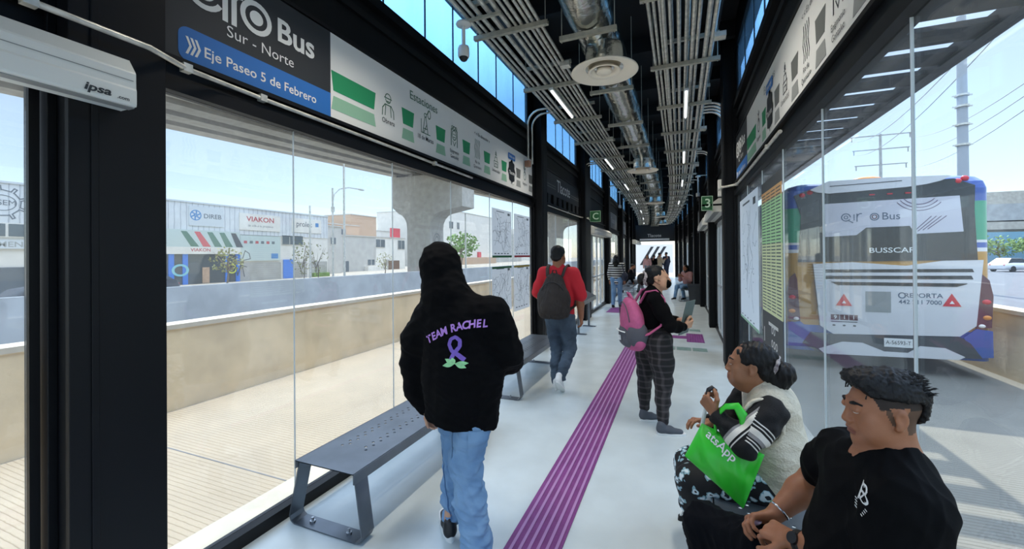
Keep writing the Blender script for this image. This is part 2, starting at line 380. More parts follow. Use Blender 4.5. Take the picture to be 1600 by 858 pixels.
# ------------------------------------------------------------------ the setting: outside
WARP[0] = False
def ground(name, x0, x1, z, m, y0=-12, y1=140, t=.2): return st(MB().box(x0, y0, z - t, x1, y1, z).build(name, M[m]))
ground('lane_left', -6.06, -2.72, -.3, 'lane'); ground('lane_right', 1.1, 4.65, -.3, 'lane_shaded')
b = MB(); 
for y in (2.57, 7.1, 11.6, 16.1): b.box(-6.05, y, -.31, -2.73, y + .012, -.2985)
st(b.build('lane_joint', M['asphalt']))
st(MB().prism([(-6.03, -12, -.3), (-6.06, -12, .74), (-6.32, -12, .74), (-6.36, -12, -.5)], (0, 152, 0)).build('barrier_left', M['barrier']))
st(MB().box(-6.34, -12, .74, -6.04, 140, .80).build('barrier_cap_left', M['barrier_top']))
st(MB().prism([(4.65, -12, -.3), (4.68, -12, .70), (4.94, -12, .70), (4.98, -12, -.5)], (0, 152, 0)).build('barrier_right', M['barrier']))
st(MB().box(4.66, -12, .70, 4.97, 140, .76).build('barrier_cap_right', M['barrier_top']))
ground('express_road', -14, -6.3, -.5, 'asphalt'); ground('asphalt_road', 4.9, 60, -.5, 'asphalt', y1=170)
st(MB().box(-14.3, -14, -.7, -14, 140, .80).build('retaining_wall', M['wall_grey']))
ground('frontage_ground', -140, -14.3, -.05, 'ground'); ground('far_ground', -140, 260, -.62, 'ground', -40, 420)
# elevated viaduct on the left: girders on hammerhead piers
zs = lambda y: 7.05 + .036 * y
b = MB(); ya, yb = -30, 118
b.prism([(-21.2, ya, zs(ya) + 1.3), (-14.3, ya, zs(ya) + 1.3), (-14.3, ya, zs(ya) + 2.2), (-21.2, ya, zs(ya) + 2.2)], (0, yb - ya, zs(yb) - zs(ya)))
for i in range(5):
    x = -20.7 + i * 1.5
    b.prism([(x - .42, ya, zs(ya)), (x + .42, ya, zs(ya)), (x + .42, ya, zs(ya) + .3), (x + .12, ya, zs(ya) + .5), (x + .12, ya, zs(ya) + 1.32), (x - .12, ya, zs(ya) + 1.32), (x - .12, ya, zs(ya) + .5), (x - .42, ya, zs(ya) + .3)], (0, yb - ya, zs(yb) - zs(ya)))
st(b.build('viaduct_deck', M['concrete']))
def pier(y, z):
    t = thing('viaduct_pier', 'grey concrete hammerhead pier carrying the viaduct beyond the road' if y < 40 else 'second hammerhead pier farther along the viaduct', 'bridge pier', (-18.2, y, -.05), 'viaduct piers')
    b = MB()
    prof = [(-19.3, 0), (-17.25, 0), (-17.25, z - 4.2)]
    prof += [(-17.25 + 1.05 * (1 - math.cos(math.radians(a))), z - 4.2 + 1.15 * math.sin(math.radians(a))) for a in (20, 40, 60, 80)]
    prof += [(-14.5, z - 2.75), (-14.5, z - .25), (-20.7, z - .25), (-20.7, z - 2.55)]
    prof += [(-19.3 - .95 * (1 - math.cos(math.radians(a))), z - 4.2 + 1.15 * math.sin(math.radians(a))) for a in (80, 60, 40, 20)] + [(-19.3, z - 4.2)]
    b.prism([(x, y, zz) for x, zz in prof], (0, 1.85, 0)); b.build('pier_body', M['concrete'], t)
    for i in range(5): MB().box(-20.9 + i * 1.5, y + .3, z - .25, -20.5 + i * 1.5, y + 1.5, z + .1).build('bearing_block', M['concrete'], t)
    f = Frame((-17.24, y + .92, z - 5.4), (0, 1, 0)); e = MB(); f.ring(e, 0, .2, .42, .05, ky=1.4); f.ring(e, 0, .2, .25, .05, ky=1.4)
    f.rect(e, -.5, -.7, .5, -.62); f.rect(e, -.35, -.85, .35, -.79); e.build('emblem', M['sign_grey'], t)
pier(26, zs(26) + .05); pier(62, zs(62) + .05)
# louvred awning over the right lane
b = MB(); b.box(2.2, .5, 3.34, 2.32, 22, 3.46); b.box(.84, .5, 3.34, .9, 22, 3.46)
for k in range(15): y = .75 + k * .49; b.box(.86, y, 3.37, 2.25, y + .30, 3.41)
b.box(.86, 8.1, 3.37, 2.25, 22, 3.41)
st(b.build('awning_right', M['beam_dark']))
# ------------------------------------------------------------------ inside the station: overhead services
WARP[0] = True
def ypts(x, z, ya, yb): return [(x, y, z) for y in [ya] + [float(q) for q in np.arange(11, yb, 1.6) if q > ya] + [yb]]
def rack(x0, x1, offs, label, bends):
    t = thing('conduit_rack', label, 'pipes', ((x0 + x1) / 2, 4, 3.9), 'ceiling conduit racks')
    for k, (o, r, dz) in enumerate(offs):
        MB().tube(ypts(x0 + o, 3.99 + dz + r, -2.8, 33.8), r, 8).build('conduit', M['galv'], t)
    for k in range(-4, 20):
        y = 3.9 + 1.5 * k
        b = MB()
        b.box(x0 - .06, y - .022, 3.945, x1 + .06, y + .022, 3.95); b.box(x0 - .06, y - .022, 3.95, x1 + .06, y - .017, 3.99); b.box(x0 - .06, y + .017, 3.95, x1 + .06, y + .022, 3.99)
        b.build('strut', M['galv_strut'], t)
        MB().box(x0 + .1, y - .42, 4.05, x1 + .02, y - .385, 4.09).build('strut', M['galv_strut'], t)
        for x in (x0 - .03, x1 + .03): MB().tube([(x, y, 3.93), (x, y, 4.74)], .005, 6).build('hanger_rod', M['galv_strut'], t)
    for y in (3.0, 4.72, 8.1, 11.4): MB().box(x1 - .05, y, 3.9, x1 + .06, y + .1, 3.95).build('junction_box', M['galv'], t)
    for pts in bends: MB().tube(pts, .016, 8).build('bent_conduit', M['galv'], t)
    return t
def bend(xa, xw, y, z, zend, sg):
    R = .22; p = [(xa, y, z)] + [(xw - sg * 0 - sg * R * (1 - math.sin(a)) * -1 if False else xw + sg * (R - R * math.sin(a)), y, z - R + R * math.cos(a)) for a in [math.pi / 2 * i / 6 for i in range(7)]]
    return p + [(xw, y, zend)]
LO = [(.02, .022, 0), (.09, .016, 0), (.16, .022, 0), (.26, .024, 0), (.35, .024, 0), (.42, .016, 0), (.48, .02, 0), (.55, .016, 0), (.6, .02, 0), (.66, .018, 0), (.3, .02, .07)]
rack(-1.95, -1.25, LO, 'bundle of grey steel conduits hung under the left side of the ceiling',
     [bend(-1.9, -2.3, y, 4.03, z, 1) for y, z in ((6.35, 3.25), (6.55, 3.2), (10.5, 3.1), (10.7, 3.0), (14.3, 3.0), (18.5, 3))])
RO = [(.0, .018, 0), (.05, .016, 0), (.1, .014, 0), (.13, .022, .0), (.19, .016, 0), (.27, .02, 0), (.34, .016, 0), (.41, .024, 0), (.46, .018, 0), (.55, .026, 0), (.61, .024, 0), (.2, .018, .07), (.36, .02, .07)]
rack(-.26, .4, RO, 'bundle of grey steel conduits hung under the right side of the ceiling',
     [bend(.35, .68, y, 4.03, z, -1) for y, z in ((7.15, 3.2), (7.3, 3.0), (7.45, 3.0), (7.6, 3.1), (10.4, 3.0), (10.6, 2.9), (14.3, 3.0), (17.9, 3))])
# foil-wrapped duct
t = thing('air_duct', 'silver foil wrapped round air duct running along the middle of the ceiling', 'duct', (-.81, 4, 4.05))
b = MB(); R = []; ys = [float(q) for q in np.arange(-2.8, 33.6, .12)]
for i, y in enumerate(ys):
    rr = .225 + .006 * noise.noise((y * 1.7, 1, 0)) + (-.012 if i % 10 == 0 else 0)
    R.append([(-.81 + (rr + .010 * noise.noise((math.cos(a) * 3, math.sin(a) * 3, y * 5))) * math.cos(a), y, 4.08 + (rr + .010 * noise.noise((math.cos(a) * 3, math.sin(a) * 3, y * 5))) * math.sin(a)) for a in [2 * math.pi * j / 28 for j in range(28)]])
b.rings(R); b.build('foil_wrap', M['foil'], t)
for k in range(-4, 20):
    y = 4.0 + 1.5 * k
    h = MB(); h.box(-1.1, y - .022, 3.80, -.54, y + .022, 3.845)
    for x in (-1.08, -.56): h.tube([(x, y, 3.78), (x, y, 4.74)], .005, 6)
    h.build('hanger', M['galv_strut'], t)
def diffuser(x, y, label):
    t = thing('ceiling_diffuser', label, 'air vent', (x, y, 3.62), 'round ceiling air vents')
    c = (x, y, 3.60)
    b = MB(); b.lathe([(.19, .05), (.30, .028), (.345, .012), (.35, .0), (.34, -.002), (.28, .018), (.215, .03), (.19, .045)], c, 48); b.build('outer_cone', M['cream'], t)
    b = MB(); b.lathe([(.13, .05), (.165, .012), (.172, .004), (.165, -.004), (.14, .008), (.112, .03), (.105, .05)], c, 40); b.build('inner_cone', M['cream'], t)
    b = MB(); b.lathe([(.02, .05), (.075, .035), (.082, .0), (.07, -.008), (.001, -.012)], c, 32); b.build('core_disc', M['cream'], t)
    MB().lathe([(.2, .04), (.2, .26)], c, 28).build('neck', M['foil'], t)
    MB().lathe([(.19, .045), (.005, .046)], c, 28).build('throat', M['panel_black'], t)
for x, y, l in ((-.73, 4.42, 'cream round ceiling air vent nearest, the largest in view under the foil duct'), (-.79, 9.95, 'second round cream ceiling air vent along the foil duct'),
                (-.86, 16.4, 'third round cream ceiling air vent along the foil duct'), (-.9, 22.5, 'fourth small round ceiling air vent far along the duct'), (-1.0, 28, 'farthest tiny round ceiling air vent by the end portal')):
    diffuser(x - wx(y) if y > 11 else x, y, l)
# tube lamps hung in the conduit racks
def lamp(x, y, label):
    t = thing('tube_light', label, 'lamp', (x, y, 3.93), 'tube lights under the conduit rack')
    MB().box(x - .03, y, 3.90, x + .03, y + 1.2, 3.93).build('housing', M['white_paint'], t)
    MB().tube([(x, y + .02, 3.888), (x, y + 1.18, 3.888)], .014, 8).build('tube', M['lamp'], t)
    d = bpy.data.lights.new('tube_lamp', 'AREA'); d.shape = 'RECTANGLE'; d.size = .05; d.size_y = 1.16; d.energy = LAMP; d.color = (1, .93, .82); d.spread = math.radians(100)     # cone narrowed to keep the lamp's reflection out of the glass
    o = bpy.data.objects.new('tube_lamp', d); COL.objects.link(o); o.location = (x + wx(y), y + .6, 3.87); o.parent = t; o.matrix_parent_inverse = base_inv(t)
m_('lamp', 'f4f7f7', .5, emit=.9)
for y, l in ((5.35, 'slim white tube light beside the nearest round vent, the clearest in view'), (9.7, 'second slim white tube light along the left conduits'), (13.4, 'third slim white tube light along the left conduits'), (17.4, 'fourth slim white tube light along the left conduits'), (21.6, 'fifth slim white tube light along the left conduits'), (26, 'sixth slim white tube light along the left conduits'), (30, 'farthest slim white tube light along the left conduits')):
    lamp(-1.60, y, l)
for y, l in ((2.6, 'added slim white tube light under the right conduits above the seated woman'), (6.1, 'added slim white tube light under the right conduits before the right column'), (9.7, 'added slim white tube light under the right conduits past the number 3 sign'), (13.4, 'added slim white tube light far along the right conduits'), (18.5, 'added tiny slim tube light farther along the right conduits')):  # added lamps, no known fittings here; they brighten the right sign and floor
    lamp(.10, y, l)
lamp(-1.60, 1.6, 'added unseen tube light under the left conduits above the hooded person')  # extra lamp added above the view to brighten the interior

# ------------------------------------------------------------------ floor strips
t = thing('tactile_strip', 'long purple ribbed tactile guide strip running down the middle of the floor', 'floor strip', (-.78, 5, 0))
MB().box(-.935, -2.5, 0, -.63, 33, .006).build('base_strip', M['purple'], t)
for k in range(6): MB().box(-.905 + k * .048, -2.5, .006, -.888 + k * .048, 33, .011).build('rib', M['purple_rib'], t)
def patch(x0, x1, y0, y1, label, conn):
    t = thing('tactile_patch', label, 'floor tile', ((x0 + x1) / 2, (y0 + y1) / 2, 0), 'tactile tiles by the doors')
    b = MB(); b.box(x0, y0, 0, x1, y1, .006)
    k = 0
    for i in range(7):
        for j in range(7): b.ball((x0 + (x1 - x0) * (i + .5) / 7, y0 + (y1 - y0) * (j + .5) / 7, .006), (.014, .03, .005), 6, 3)
    b.build('dotted_tile', M['purple'], t)
    MB().box(*conn, .006).build('link_strip', M['purple'], t)
patch(.10, .41, 8.42, 9.3, 'purple dotted tactile tile on the floor by the right door under sign 3', (-.63, 8.72, 0, .10, 9.0))
patch(-2.0, -1.62, 12.0, 13.2, 'purple dotted tactile tile by the left door under sign C', (-1.62, 12.4, 0, -.935, 12.7))
for n, (x0, x1, y) in enumerate(((-.6, .43, 7.66), (-.6, .4, 9.62))):
    t = thing('floor_marking', ('near' if n == 0 else 'far') + ' grey green strip painted across the floor by the right door', 'floor marking', (0, y, 0), 'grey green floor strips')
    for k in range(4):
        a = x0 + (x1 - x0) * k / 4; MB().box(a + .015, y, 0, a + (x1 - x0) / 4 - .015, y + .26, .003).build('stripe', M['tile_green'], t)

# ------------------------------------------------------------------ benches of perforated plate
def bench(x0, x1, ya, yb, label, aisle):                # aisle = +1 when the front edge looks to +x
    t = thing('perforated_bench', label, 'bench', ((x0 + x1) / 2, (ya + yb) / 2, 0), 'dark steel benches along the windows')
    b = MB(); nx, ny = 14, int((yb - ya) / .035); zt, zb = .412, .406; dx = (x1 - x0) / nx; dy = (yb - ya) / ny
    for i in range(nx):
        for j in range(ny):
            cx, cy = x0 + (i + .5) * dx, ya + (j + .5) * dy
            hole = 6 < j < ny - 7 and i in (3, 4, 8, 9) and (j + i) % 2 == 0
            sq = [(cx + u * dx / 2, cy + v * dy / 2) for u, v in ((-1, -1), (0, -1), (1, -1), (1, 0), (1, 1), (0, 1), (-1, 1), (-1, 0))]
            if not hole:
                c = [sq[k] for k in (0, 2, 4, 6)]
                b.add([(x, y, zt) for x, y in c], [(0, 1, 2, 3)]); b.add([(x, y, zb) for x, y in c], [(3, 2, 1, 0)])
            else:
                ci = [(cx + .0105 * math.cos(math.radians(a)), cy + .0105 * math.sin(math.radians(a))) for a in (225, 270, 315, 0, 45, 90, 135, 180)]
                for z, fl in ((zt, 0), (zb, 1)):
                    vs = [(x, y, z) for x, y in sq] + [(x, y, z) for x, y in ci]
                    fs = [(k, (k + 1) % 8, 8 + (k + 1) % 8, 8 + k) for k in range(8)]
                    b.add(vs, [f[::-1] for f in fs] if fl else fs)
                b.add([(x, y, zt) for x, y in ci] + [(x, y, zb) for x, y in ci], [((k + 1) % 8, k, 8 + k, 8 + (k + 1) % 8) for k in range(8)])
    xf = x1 if aisle > 0 else x0; xk = x0 if aisle > 0 else x1
    b.box(xf - .006 * aisle, ya, .352, xf + .003 * aisle, yb, zt); b.box(xk - .003 * aisle, ya, .362, xk + .004 * aisle, yb, zt)
    b.build('seat_plate', M['steel_bench'], t)
    for y, s in ((ya + .02, 1), (yb - .13, 1)):
        w = .10; fl = MB(); xa, xb = x0 + .012, x1 - .02; fa, fb = x0 - .075, x1 + .035
        path = [(xa, .40), (fa + .0, .045), (fa + .012, .018), (fa + .04, .004), (fb - .05, .004), (fb - .015, .018), (fb, .05), (xb, .40)]
        pr = []
        for k, (x, z) in enumerate(path):
            p0, p1 = path[max(k - 1, 0)], path[min(k + 1, len(path) - 1)]; tx, tz = p1[0] - p0[0], p1[1] - p0[1]; L = math.hypot(tx, tz); nx_, nz_ = -tz / L * .004, tx / L * .004
            pr.append([(x - nx_, y, z - nz_ ), (x + nx_, y, z + nz_), (x + nx_, y + w, z + nz_), (x - nx_, y + w, z - nz_)])
        fl.rings(pr, 0, False); g = fl.build('leg_frame', M['steel_bench'], t)
        for x in (fa + .14, fb - .14):
            bo = MB(); bo.cyl((x, y + w / 2, .008), (x, y + w / 2, .02), .017, n=6, smooth=False); bo.cyl((x, y + w / 2, .02), (x, y + w / 2, .04), .008, n=8); bo.build('bolt', M['bolt'], g)
    return t
bench(-2.19, -1.73, 1.82, 3.62, 'dark perforated steel bench nearest the camera on the left, beside the person in the hoodie', 1)
bench(-2.19, -1.73, 4.33, 6.12, 'dark steel bench on the left below the four window maps', 1)
bench(.14, .62, .95, 2.76, 'dark perforated steel bench on the right carrying the two seated passengers', -1)
WARP[0] = False
for y, l in ((14.9, 'first small distant bench on the left past the walker in stripes'), (17.2, 'second small distant bench on the left past the walker in stripes'), (19.5, 'third and farthest bench on the left side')): bench(-2.13 + wx(y), -1.68 + wx(y), y, y + 1.8, l, 1)
bench(.02, .48, 15.6, 17.4, 'dark bench on the right where the distant seated person sits', -1)
WARP[0] = True
# leaning rail
t = thing('leaning_rail', 'dark sloped steel leaning rail on legs behind the man in red', 'leaning rail', (-2.0, 9, 0))
MB().prism([(-2.2, 8.25, .86), (-1.86, 8.25, .70), (-1.84, 8.25, .62), (-1.87, 8.25, .62), (-1.89, 8.25, .68), (-2.2, 8.25, .83)], (0, 1.5, 0)).build('rail_plate', M['steel_bench'], t)
for y in (8.45, 9.5):
    l = MB(); l.box(-2.0, y, .02, -1.96, y + .05, .74); l.box(-2.12, y - .03, 0, -1.82, y + .08, .012); l.build('leg', M['steel_bench'], t)
# bin
t = thing('trash_bin', 'dark grey tapered trash bin standing by the right door far along the aisle', 'bin', (.45, 15.0, 0))
b = MB(); rr = lambda w, z: [(.47 + sx * w, 14.95 + sy * w * .8, z) for sx, sy in ((-1, -1), (1, -1), (1, 1), (-1, 1))]
b.rings([rr(.19, 0), rr(.25, .62), rr(.265, .62), rr(.265, .66), rr(.245, .66), rr(.235, .5)], 0, False); WARP[0] = False; b.build('bin_body', M['bin_grey'], t, bevel=.01)
WARP[0] = True

# ------------------------------------------------------------------ wall-mounted signs
def pict(kind, f, mb, x, y, s, mi):
    L = lambda pts, w=.007, **k: f.line(mb, [(x + a * s, y + b_ * s) for a, b_ in pts], w * s * 8, mi, .013)
    if kind == 'worker':
        f.ring(mb, x, y + .2 * s, .2 * s, .05 * s, mi, .013, a0=180, a1=360); f.ring(mb, x, y + .27 * s, .23 * s, .05 * s, mi, .013, a0=0, a1=180); L([(-.28, .25), (.28, .25)])
        L([(-.48, -.75), (-.45, -.35), (-.25, -.12), (.25, -.12), (.45, -.35), (.48, -.75)]); L([(-.25, -.7), (-.2, -.15)]); L([(.25, -.7), (.2, -.15)]); L([(-.08, .08), (.08, .08)])
    elif kind == 'pump':
        L([(-.45, -.7), (.5, -.7)]); L([(-.28, -.7), (-.05, .35), (.05, .35), (.28, -.7)]); L([(-.2, -.4), (.2, -.4)]); L([(-.2, -.7), (.16, -.1)]); L([(-.45, -.7), (-.45, .1)])
        f.ring(mb, x, y + .45 * s, .12 * s, .05 * s, mi, .013); L([(.1, .5), (.35, .75)]); f.ring(mb, x + .42 * s, y + .6 * s, .16 * s, .05 * s, mi, .013, ky=1.6)
    elif kind == 'leader':
        f.ring(mb, x, y + .15 * s, .28 * s, .06 * s, mi, .013, ky=1.2); f.ring(mb, x, y + .45 * s, .3 * s, .06 * s, mi, .013, a0=0, a1=180); L([(-.4, .5), (-.42, -.6)], .012); L([(.4, .5), (.42, -.6)], .012)
        L([(-.15, .2), (-.05, .2)]); L([(.05, .2), (.15, .2)]); L([(-.12, .0), (.12, 0)]); L([(-.2, -.3), (0, -.6), (.2, -.3)])
        for k in range(3): f.ring(mb, x + (k - 1) * .25 * s, y + .65 * s, .12 * s, .05 * s, mi, .013)
    elif kind == 'river':
        for k in (-.36, -.12, .12, .36): L([(k + .08 * math.sin(a * 1.5), -.7 + a * .24) for a in range(7)])
    elif kind == 'school':
        L([(-.4, -.7), (-.4, -.2), (.4, -.2), (.4, -.7), (-.4, -.7)]); L([(-.3, -.2), (-.2, .15), (.2, .15), (.3, -.2)]); L([(0, .15), (0, .7)]); L([(-.15, .35), (.15, .35)]); L([(-.2, -.7), (-.2, -.4), (.2, -.4), (.2, -.7)]); f.ring(mb, x, y + .5 * s, .1 * s, .05 * s, mi, .013)
    else:
        f.ring(mb, x, y - .2 * s, .32 * s, .06 * s, mi, .013, ky=1.3); L([(0, .2), (0, .75)]); L([(-.25, .6), (0, .4), (.25, .6)]); L([(-.1, -.2), (.1, 0), (0, .2)])
def bars(f, mb, x0, x1, top, bot, rev=False):
    for (za, zb, k) in ((.36, .215, top), (.175, .075, bot)):
        c = .02 if not rev else -.02
        a0, a1 = (x0, x0 + .03) if k == top else (x0 + .02, x0 - .01); b0, b1 = (x1, x1 - .03) if k == top else (x1 - .02, x1 + .005)
        f.poly(mb, [(a1, zb), (b1, zb), (b0, za), (a0, za)], k, .0125)
def line_sign(X, sg, base, far, label):
    # drawing x runs as one reads it; base = y of the reading start
    d = (0, sg, 0) if sg > 0 else (0, -1, 0)
    f = Frame((X, base, 2.67), d)
    t = thing('station_line_sign', label, 'sign', (X, base, 2.67))
    p = MB(); f.rect(p, 0, 0, 1.07, .635, 0, 0, .012); p.build('title_panel', M['sign_dark'], t)
    p = MB(); f.rect(p, 1.07, 0, far, .635, 0, 0, .012); p.build('route_panel', M['sign_white'], t)
    p = MB(); f.rrect(p, .08, .005, 1.068, .185, .05, 0, .0125, corners=(0, 1, 1, 0)); p.build('blue_band', M['sign_blue'], t)
    g = MB(); L = .0145
    f.text(g, 'Eje Paseo 5 de Febrero', .080, .20, .087, 0, L, align='LEFT', bold=.012, squeeze=.98)
    g.build('street_name', M['letter_white'], t); g = MB()
    for k in range(3): f.poly(g, [(.125 + k * .022 - .012, .045), (.125 + k * .022 + .0, .045), (.125 + k * .022 + .018, .09), (.125 + k * .022, .135), (.125 + k * .022 - .012, .135), (.125 + k * .022 + .006, .09)], 0, L)
    g.build('chevrons', M['letter_white'], t); g = MB()
    f.text(g, 'Sur - Norte', .092, .54, .265, 0, L, squeeze=1.0)
    g.build('direction_name', M['letter_white'], t); g = MB()
    f.text(g, 'Bus', .205, .63, .43, 0, L, align='LEFT', bold=.022, squeeze=1.0)
    f.ring(g, .50, .43, .085, .030, 0, L); f.disc(g, .50, .43, .042, .042, 0, L)
    f.line(g, [(.315, .53), (.315, .33)], .03, 0, L); f.line(g, [(.365, .33), (.365, .46)], .03, 0, L); f.ring(g, .41, .455, .045, .028, 0, L, 80, 180, 10)
    f.ring(g, .205, .43, .095, .028, 0, L, 0, 330); f.ring(g, .205, .43, .045, .024, 0, L)
    g.build('lettering', M['letter_white'], t)
    sp = .57
    LG = M['letter_green'] if sg > 0 else M['letter_dark']
    def bar(a, c, p, q):
        for (za, zb, k, i) in ((.36, .215, p, 0), (.175, .075, q, 1)):
            g = MB(); f.poly(g, [(a + .02 * (1 - i) + .02 * i, zb), (c - .02, zb), (c, za), (a, za)] if not i else [(a, zb), (c, zb), (c - .02, za), (a + .02, za)], 0, .0125); g.build('route_bar', M[p if not i else q], t)
    first = 1.075
    icons = ['worker', 'pump', 'leader', 'river', 'school', 'bubble', 'plant']; names = [('Obrera', ''), ('18 de Marzo', ''), ('Epigmenio', 'Gonzalez'), ('Rio de', 'Queretaro'), ('Universidad', ''), ('', ''), ('Gregorio', '')]
    if sg < 0: icons = ['plant', 'bubble', 'school', 'river', 'leader', 'pump', 'worker']; names = [('Gregorio', ''), ('', ''), ('Universidad', ''), ('Rio de', 'Queretaro'), ('Epigmenio', 'Gonzalez'), ('18 de Marzo', ''), ('Obrera', '')]
    s0 = 1.71 if sg > 0 else 1.86
    cut = icons.index('bubble')
    bar(first, (1.55 if sg > 0 else 1.70), 'sign_green', 'sign_lightgreen')
    for k, (nm, (w1, w2)) in enumerate(zip(icons, names)):
        x = s0 + sp * k
        if x > far - .1: break
        green = k < cut
        if x + .38 < far or x + .18 < far:
            bar(x + .19, min(x + .38, far - .005), 'sign_green' if green else 'sign_grey', 'sign_lightgreen' if green else 'sign_lightgrey')
        if nm != 'bubble':
            ic = MB(); pict(nm, f, ic, x, .33, .16, 0); ic.build('pictogram', LG, t); wd = MB()
            f.text(wd, w1, .062 if not w2 else .054, x, .165, 0, L, bold=.004, squeeze=.9)
            if w2: f.text(wd, w2, .054, x, .105, 0, L, bold=.004, squeeze=.9)
            wd.build('station_name', M['letter_dark'], t)
        else:
            q = MB(); f.poly(q, [(x + .13 * math.cos(a) * (1 + .12 * math.cos(8 * a)), .26 + .17 * math.sin(a) * (1 + .08 * math.cos(8 * a))) for a in [2 * math.pi * i / 48 for i in range(48)]], 0, .016)
            f.poly(q, [(x - .05, .40), (x + .05, .40), (x, .47)], 0, .016); q.build('station_bubble', M['bubble'], t)
            q = MB(); f.rrect(q, x - .14, .44, x + .14, .53, .02, 0, .0165); q.build('here_tag', M['sign_blue'], t)
            q = MB(); f.text(q, 'Tlacote', .075, x, .24, 0, .0185, bold=.015); f.text(q, 'Estás aquí', .055, x, .485, 0, .019, bold=.01)
            for i in range(5): f.disc(q, x - .08 + i * .04, .09, .008, .015, 0, .0185)
            q.build('bubble_lettering', M['letter_white'], t)
    wd = MB(); f.text(wd, '< < En dirección a', .06, s0 + 1.85, .52, 0, L, bold=.004)
    wd.build('direction_text', M['letter_dark'], t)
    h = MB(); f.text(h, 'Estaciones', .115, s0 + .55, .52, 0, L); h.build('heading', M['sign_lightgrey'] if sg < 0 else M['letter_green'], t)
WARP[0] = False
line_sign(-2.373, 1, 1.21, 5.56, 'long white and dark station line sign above the left window')
line_sign(.768, -1, 6.70, 5.9, 'long white and dark station line sign above the right window')
# hanging letter signs
for nm, s, x0, x1, z0, z1, y, l in (('C', 'C', -2.16, -1.88, 2.51, 2.80, 10.62, 'small green square door sign with a pale letter C on the left'), ('3', '3', .335, .515, 2.38, 2.63, 7.6, 'small green square door sign with a pale number 3 on the right')):
    t = thing('door_sign', l, 'sign', (x0, y, z0), 'green door signs')
    f = Frame(((x0 + x1) / 2, y, (z0 + z1) / 2), (1, 0, 0)); w, h = (x1 - x0) / 2, (z1 - z0) / 2
    b = MB(); f.rect(b, -w, -h, w, h, 0, -.02, .02); b.build('sign_board', M['door_green'] if 'door_green' in M else m_('door_green', '1e5a34', .5), t)
    b = MB(); f.text(b, s, h * 1.65, 0.01, -.005, 0, .001, bold=.01)
    f.line(b, [(-w + .008, -h + .008), (w - .008, -h + .008), (w - .008, h - .008), (-w + .008, h - .008)], .006, 0, .001, closed=True); b.build('lettering', m_('door_letter', 'c4dfc6', .5) if 'door_letter' not in M else M['door_letter'], t)
    b = MB(); xw = -2.3 if x0 < -1 else .74; b.box(min(xw, x1 if x0 < -1 else x0), y, z0 + .08, max(xw, x0 if x0 < -1 else x1), y + .018, z0 + .11); b.build('bracket', M['black_steel'], t)
# station name panel
t = thing('station_name_sign', 'dark header panel with the white station name Tlacote on the left wall', 'sign', (-2.37, 8.8, 2.9))
f = Frame((-2.373, 7.12, 2.67), (0, 1, 0))
b = MB(); f.rect(b, 0, .20, 3.15, .635, 0, 0, .012); b.build('panel', m_('name_panel', '23272c', .5), t)
b = MB(); f.rect(b, .05, .33, 1.05, .35, 0, .0125); f.rect(b, .05, .38, 1.05, .40, 0, .0125); f.rect(b, 2.3, .33, 3.1, .35, 0, .0125); f.rect(b, 2.3, .38, 3.1, .40, 0, .0125); b.build('line_band', M['sign_grey'], t)
b = MB(); f.text(b, 'Tlacote', .36, 1.68, .42, 0, .0125, bold=.01, squeeze=1.0); b.build('lettering', M['letter_white'], t)
b = MB(); 
for k in range(8): f.rect(b, .06 + k * .39, .01, .26 + k * .39, .19, 0, 0, .03)
b.build('slots', M['beam_dark'], t)
WARP[0] = True
# small distant name panels
for y, X, sg, l in ((15.0, -2.36, 1, 'pale header sign on the left wall beyond door C'), (19.3, -2.36, 1, 'pale header sign far along the left wall'), (15.2, .755, -1, 'pale header sign on the right wall beyond the bin')):
    t = thing('header_sign', l, 'sign', (X, y, 2.7), 'distant header signs')
    f = Frame((X, y if sg > 0 else y + 2.4, 2.68), (0, sg, 0)); b = MB(); f.rect(b, 0, 0, 2.4, .6, 0, 0, .012); b.build('panel', M['sign_lightgrey'], t)
    b = MB(); f.text(b, 'Tlacote', .3, 1.2, .3, 0, .0125); b.build('lettering', M['letter_white'], t)
# end sign
WARP[0] = False
ex = wx(34)
t = thing('end_sign', 'dark sign with white letters over the far end portal', 'sign', (-.8 + ex, 33.9, 2.8))
f = Frame((-.8 + ex, 33.96, 2.9), (1, 0, 0)); b = MB(); f.rect(b, -1.5, -.2, 1.5, 1.1, 0, -.03, .03); b.build('panel', M['sign_dark'], t)
b = MB(); f.text(b, 'Tlacote', .34, 0, .25, 0, .001); f.rect(b, -1.1, -.12, 1.1, .02, 0, .001); b.build('lettering', M['letter_white'], t)
t = thing('striped_hoarding', 'white board with dark diagonal stripes beyond the far end portal', 'board', (-2.3, 40, 0))
f = Frame((-2.3, 40, 0), (1, 0, 0)); b = MB(); f.rect(b, -1.7, 0, 1.7, 2.6, 0, -.05, .05); b.build('board', M['white_paint'], t)
b = MB()
for k in range(3): f.poly(b, [(-1.2 + k * .55, .7), (-.95 + k * .55, .7), (.05 + k * .55, 2.4), (-.2 + k * .55, 2.4)], 0, .002)
b.build('stripes', M['sign_dark'], t)
